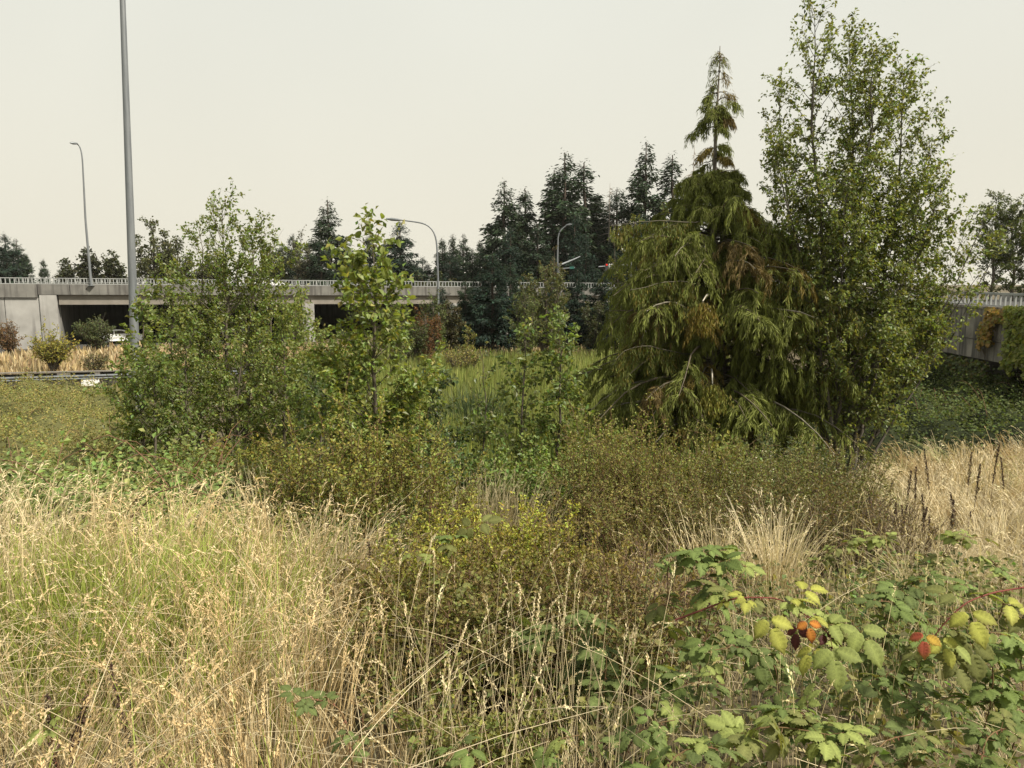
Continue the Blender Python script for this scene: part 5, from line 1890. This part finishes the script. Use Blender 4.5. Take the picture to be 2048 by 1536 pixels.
def bramble_leaf(tint, seed, five=False, tint2=None, edge=None):
    """petiole along +x with three or five pleated, toothed leaflets"""
    rng = np.random.default_rng(seed)
    mb = MB()
    mb.tubes(np.array([(0, 0, 0), (.35, 0, .05)]), np.array((.011, .009)), 3, tint=(.16, .1, .05))
    angs = (0, 62, -62) if not five else (0, 48, -48, 105, -105)
    szs = (.6, .52, .52) if not five else (.55, .48, .48, .36, .36)
    for q, (a, L_) in enumerate(zip(angs, szs)):
        a = math.radians(a + rng.normal() * 6)
        st = np.array((.35 if q == 0 else .33, 0, .05))
        ax = np.array((math.cos(a), math.sin(a), 0))
        sd = np.array((-math.sin(a), math.cos(a), 0))
        tn = np.asarray(tint if (tint2 is None or q % 2 == 0) else tint2) * (1 + rng.normal() * .1)
        n = 13
        s = np.linspace(0, 1, n)
        wd = L_ * .34 * np.sin(np.clip(s * .93 + .07, 0, 1) * math.pi) ** .7 * (1 + .11 * np.where(np.arange(n) % 2, 1, -1)) * (1 - s ** 7)
        droop = rng.uniform(.12, .4)
        off = (.24 if q == 0 else .07) + L_ * s
        C = st + ax * off[:, None] + np.array((0, 0, 1.)) * (.02 - droop * L_ * s ** 2)[:, None]
        wav = np.where(np.arange(n) % 2, .022, -.014) * L_ * 1.2
        V = [C]
        for sg_ in (1, -1):
            V.append(C + sd * (sg_ * wd * .55)[:, None] + np.array((0, 0, 1.)) * (.09 * L_ * np.minimum(wd / (.2 * L_), 1) + wav)[:, None])
            V.append(C + sd * (sg_ * wd)[:, None] + np.array((0, 0, 1.)) * (.05 * L_ * np.minimum(wd / (.2 * L_), 1) - wav)[:, None])
        V = np.concatenate(V)
        Fq = []
        for e in range(n - 1):
            for r0_, r1_ in ((0, 1), (1, 2)):
                Fq.append((r0_ * n + e, r0_ * n + e + 1, r1_ * n + e + 1, r1_ * n + e))
            for r0_, r1_ in ((0, 3), (3, 4)):
                Fq.append((r0_ * n + e, r1_ * n + e, r1_ * n + e + 1, r0_ * n + e + 1))
        tt = np.tile(tn, (len(V), 1))
        tt[:n] *= 1.35                        # pale midrib
        alt_ = np.where(np.arange(n) % 2, 1.07, .94)[:, None]      # side veins
        for w0 in range(1, 5):
            tt[w0 * n:(w0 + 1) * n] *= alt_
        if edge is not None:                  # withered margins and tip
            e_ = np.asarray(edge)
            for w0 in (2, 4):
                f_ = rng.uniform(.3, 1, (n, 1))
                tt[w0 * n:(w0 + 1) * n] = tt[w0 * n:(w0 + 1) * n] * (1 - f_) + e_ * f_
            for w0 in range(5):
                f_ = (np.clip((s - .6) / .4, 0, 1) ** 1.3)[:, None] * .8
                tt[w0 * n:(w0 + 1) * n] = tt[w0 * n:(w0 + 1) * n] * (1 - f_) + e_ * f_
        mb.add(V, Fq, np.clip(tt, .01, .8), smooth=True)
    return mb.mesh('leaf', [M['bramble']])


BC = {
    'g': (.13, .175, .052), 'd': (.105, .135, .045), 'l': (.2, .235, .07), 'o': (.14, .15, .05), 'y': (.29, .3, .065), 'r': (.3, .075, .045), 'n': (.42, .17, .035), 'k': (.06, .02, .02)}
BL_M = {}
for k_, c_ in BC.items():
    BL_M[k_] = [bramble_leaf(c_, 500 + 10 * ord(k_) + q, q % 2 == 1 and k_ in 'gdlo', None if k_ not in 'r' else (.45, .3, .06), {'y': (.2, .19, .05), 'n': (.12, .02, .02), 'r': (.3, .2, .05)}.get(k_)) for q in range(4)]

from mathutils import Matrix, Vector


def put_leaf(parent, rng, pos, az, pitch, roll, size, key):
    size = size * (.74 if key in 'yrnk' else 1)
    o = bpy.data.objects.new('leaf', BL_M[key][int(rng.integers(4))])
    col.objects.link(o)
    o.parent = parent
    m = Matrix.Translation(Vector(pos - np.array(parent.location))) @ Matrix.Rotation(az, 4, 'Z') @ Matrix.Rotation(pitch, 4, 'Y') @ Matrix.Rotation(roll, 4, 'X') @ Matrix.Scale(size, 4)
    o.matrix_local = m
    return o


def cane(pts, nleaf, keys, size, seed, label, group='bramble canes in the right foreground', root=True, red=False, lo=.25):
    rng = np.random.default_rng(seed)
    Q = [at(*p_) for p_ in pts]
    if root:
        b_ = Q[0].copy()
        b_[1] += .12
        b_[2] = float(gz(b_[0], b_[1])) - .02
        Q = [b_] + Q
    P = smooth_path(Q, 24)
    t = thing('bramble', label, 'bramble', P[0], group)
    mb = MB()
    tc = (.15, .05, .04) if red else (.15, .1, .05)
    mb.tubes(P, np.linspace(.0036, .0016, 24), 5, tint=tc)
    nth = 40
    f = rng.uniform(0, .95, nth)
    q = np.stack([np.interp(f, np.linspace(0, 1, 24), P[:, e]) for e in range(3)], 1)
    mb.leaves(q, rvec(rng, nth), rvec(rng, nth), .012, .005, (.2, .09, .06))
    mb.build('cane', M['bark'], t)
    nleaf = int(nleaf * 1.9)
    f = np.sort(lo + (1 - lo) * rng.random(nleaf) ** .85)
    for e, ff in enumerate(f):
        pos = np.array([np.interp(ff, np.linspace(0, 1, 24), P[:, c]) for c in range(3)])
        az = rng.uniform(0, 6.28)
        # leaves turn their blades up and somewhat towards the open south side
        put_leaf(t, rng, pos, az, rng.uniform(-.35, .5), rng.normal() * .4, size * .66 * rng.uniform(.65, 1.25), keys[int(rng.integers(len(keys)))])
    return t


GB = 'bramble canes in the right foreground'
cane([(1290, 1330, 2.9), (1340, 1200, 2.8), (1330, 1110, 2.8), (1400, 1130, 2.7), (1470, 1130, 2.7)], 18, 'llggo', .15, 601, 'upright bramble with bright green leaves at the left end of the bramble patch')
cane([(1400, 1330, 2.7), (1430, 1180, 2.7), (1460, 1120, 2.7), (1400, 1105, 2.7)], 14, 'ggdl', .17, 602, 'bramble with fresh green leaves just right of the upright one')
tb_ = cane([(1350, 1240, 2.35), (1470, 1195, 2.3), (1560, 1195, 2.3), (1640, 1250, 2.25), (1690, 1300, 2.2)], 7, 'ylol', .15, 603, 'bramble cane with big yellow leaves and one orange leaf', root=False, red=True)
r_ = np.random.default_rng(9)
for (px, py, Y, az, pt, rl, sz, ky) in ((1530, 1215, 2.2, -1.5, .7, .3, .17, 'y'), (1585, 1190, 2.3, .2, -.1, .3, .15, 'y'),
                                        (1612, 1228, 2.2, -1.5, 1.0, .2, .10, 'n'), (1602, 1240, 2.22, -2.2, .9, .3, .11, 'k'), (1640, 1255, 2.24, -1.0, .8, .2, .1, 'k'),
                                        (1660, 1275, 2.1, -1.7, .55, .2, .14, 'l'), (1700, 1240, 2.15, -1.2, .5, .3, .135, 'l'), (1640, 1285, 2.2, -2.4, .5, .3, .15, 'y')):
    put_leaf(tb_, r_, at(px, py, Y), az, pt, rl, sz, ky)
tc_ = cane([(2110, 1165, 2.3), (1985, 1185, 2.25), (1930, 1205, 2.2), (1880, 1255, 2.2), (1845, 1310, 2.2)], 6, 'ogol', .15, 604, 'red bramble cane with yellow leaves and a red orange leaf at the right', root=False, red=True)
for (px, py, Y, az, pt, rl, sz, ky) in ((1935, 1205, 2.15, -1.9, .6, .2, .17, 'y'), (1985, 1195, 2.2, -.8, .4, .2, .17, 'y'), (1855, 1255, 2.15, -2.2, .7, .2, .12, 'r'), (1868, 1262, 2.15, -1.2, .8, .3, .13, 'y'),
                                        (1890, 1290, 2.2, -1.3, .8, .2, .13, 'o'), (1930, 1250, 2.2, -1.5, 1.0, .3, .15, 'o'), (2020, 1215, 2.2, -1.2, .5, .2, .13, 'o')):
    put_leaf(tc_, r_, at(px, py, Y), az, pt, rl, sz, ky)
cane([(1460, 1520, 1.9), (1500, 1450, 1.9), (1580, 1455, 1.88), (1660, 1470, 1.85)], 18, 'lllo', .14, 605, 'low bramble with pale yellow green leaves at the bottom edge', lo=.1)
cane([(1640, 1520, 1.85), (1660, 1450, 1.9), (1600, 1420, 1.95), (1540, 1430, 1.95)], 14, 'lgl', .14, 606, 'pale green bramble spray above the low one at the bottom edge')
cane([(1760, 1350, 2.9), (1770, 1230, 2.9), (1800, 1170, 2.9), (1860, 1160, 2.9)], 18, 'ddg', .16, 607, 'blue green bramble in the middle of the bramble patch')
cane([(1830, 1340, 2.8), (1840, 1240, 2.8), (1790, 1200, 2.8), (1730, 1205, 2.8)], 14, 'ddg', .15, 608, 'blue green bramble spray arching left in the middle of the patch')
cane([(1980, 1420, 2.2), (1990, 1330, 2.2), (1960, 1290, 2.2), (1900, 1300, 2.2)], 14, 'gdg', .15, 609, 'green bramble below the red cane at the right')
cane([(2050, 1420, 2.2), (2040, 1300, 2.3), (2010, 1260, 2.3), (1980, 1265, 2.3)], 14, 'ggl', .15, 610, 'green bramble at the right photo edge below the red cane')
cane([(1170, 1400, 2.9), (1190, 1290, 2.9), (1150, 1250, 2.9), (1090, 1270, 2.9), (1040, 1285, 2.9)], 16, 'ddd', .17, 611, 'blue green bramble spray low in the centre', 'bramble canes in the centre')
cane([(1200, 1430, 2.8), (1215, 1320, 2.8), (1200, 1245, 2.8), (1170, 1240, 2.8)], 12, 'dd', .16, 612, 'dark bramble shoot just right of the low centre spray', 'bramble canes in the centre')
cane([(700, 1500, 2.1), (690, 1420, 2.1), (640, 1395, 2.15), (580, 1405, 2.15)], 7, 'd', .11, 613, 'small dark bramble sprig inside the golden grass', 'bramble canes in the centre')
cane([(720, 1480, 2.2), (730, 1420, 2.2), (700, 1400, 2.2)], 4, 'd', .1, 614, 'second dark bramble sprig right of the small one in the golden grass', 'bramble canes in the centre')
cane([(910, 1180, 3.6), (900, 1080, 3.6), (940, 1050, 3.6), (960, 1045, 3.6)], 9, 'go', .16, 615, 'muted green bramble spray above the dome shrub', 'bramble canes in the centre')
cane([(880, 1180, 3.5), (870, 1100, 3.5), (840, 1095, 3.5), (820, 1105, 3.5)], 6, 'ly', .15, 616, 'pale yellow bramble tip at the left shoulder of the dome shrub', 'bramble canes in the centre')
cane([(1620, 1200, 4.6), (1640, 1110, 4.6), (1700, 1080, 4.6), (1770, 1075, 4.6)], 16, 'ool', .16, 617, 'olive bramble cane arching right of the pale straw tuft')
cane([(1900, 1190, 4.4), (1880, 1110, 4.4), (1920, 1075, 4.4), (1970, 1075, 4.4)], 14, 'ool', .16, 618, 'olive bramble below the right dry grass slope')
cane([(2010, 1200, 4.0), (1990, 1120, 4.0), (1950, 1110, 4.0)], 12, 'olg', .16, 619, 'olive bramble shoot right of the one below the dry slope')
cane([(1330, 1450, 2.3), (1340, 1380, 2.3), (1400, 1360, 2.3), (1450, 1370, 2.3)], 12, 'gdl', .14, 620, 'low green bramble left of the pale bottom spray')
cane([(1250, 1500, 2.1), (1290, 1450, 2.1), (1350, 1440, 2.1)], 9, 'gd', .13, 621, 'low dark bramble at the bottom right of centre')
cane([(1330, 1545, 1.75), (1350, 1500, 1.8), (1420, 1490, 1.8), (1470, 1510, 1.8)], 12, 'gld', .13, 622, 'bramble with mid green leaves at the bottom edge left of the pale one')
cane([(1740, 1540, 1.8), (1760, 1480, 1.85), (1820, 1470, 1.9)], 9, 'gdo', .13, 623, 'bramble tip at the bottom edge right of the pale one')
cane([(1960, 1540, 1.9), (1970, 1470, 1.95), (2030, 1450, 2.0)], 10, 'dgo', .13, 624, 'bramble in the bottom right corner')
cane([(1560, 1400, 2.6), (1550, 1320, 2.6), (1490, 1290, 2.6), (1430, 1300, 2.6)], 13, 'dgd', .15, 625, 'dark green bramble beneath the yellow leaved cane')
cane([(1700, 1430, 2.5), (1730, 1370, 2.5), (1790, 1340, 2.5)], 11, 'dgo', .15, 626, 'dark green bramble between the orange leaf cane and the red cane')
cane([(1830, 1480, 2.2), (1850, 1410, 2.2), (1910, 1390, 2.2)], 9, 'dg', .14, 627, 'dark bramble low below the red orange leaf')
cane([(880, 1545, 1.9), (900, 1500, 1.95), (950, 1490, 1.95)], 6, 'dg', .12, 628, 'small bramble at the bottom edge in the middle', 'bramble canes in the centre')
cane([(1080, 1545, 2.0), (1100, 1480, 2.0), (1160, 1470, 2.0)], 6, 'gl', .12, 629, 'small green bramble shoot at the bottom right of the middle', 'bramble canes in the centre')
cane([(100, 1480, 2.1), (110, 1420, 2.1), (160, 1405, 2.1)], 5, 'l', .1, 630, 'small pale green weed below the thick dock stalk at the left', 'bramble canes in the left grass')

# ------------------------------------------------------------------ smoke haze in the air
HZ = 0.00012
if HZ:
    hm, hn, ho = new_mat('smoke_haze')
    pv = hn.nodes.new('ShaderNodeVolumePrincipled')
    pv.inputs['Color'].default_value = (.93, .92, .86, 1)
    pv.inputs['Density'].default_value = HZ
    pv.inputs['Anisotropy'].default_value = .3
    hn.links.new(pv.outputs[0], ho.inputs['Volume'])
    mb = MB()
    mb.box((0, 420, 14), (1500, 990, 42))
    tag(mb.build('haze', hm), kind='stuff')
    try:
        sc.cycles.volume_bounces = 1
    except Exception:
        pass
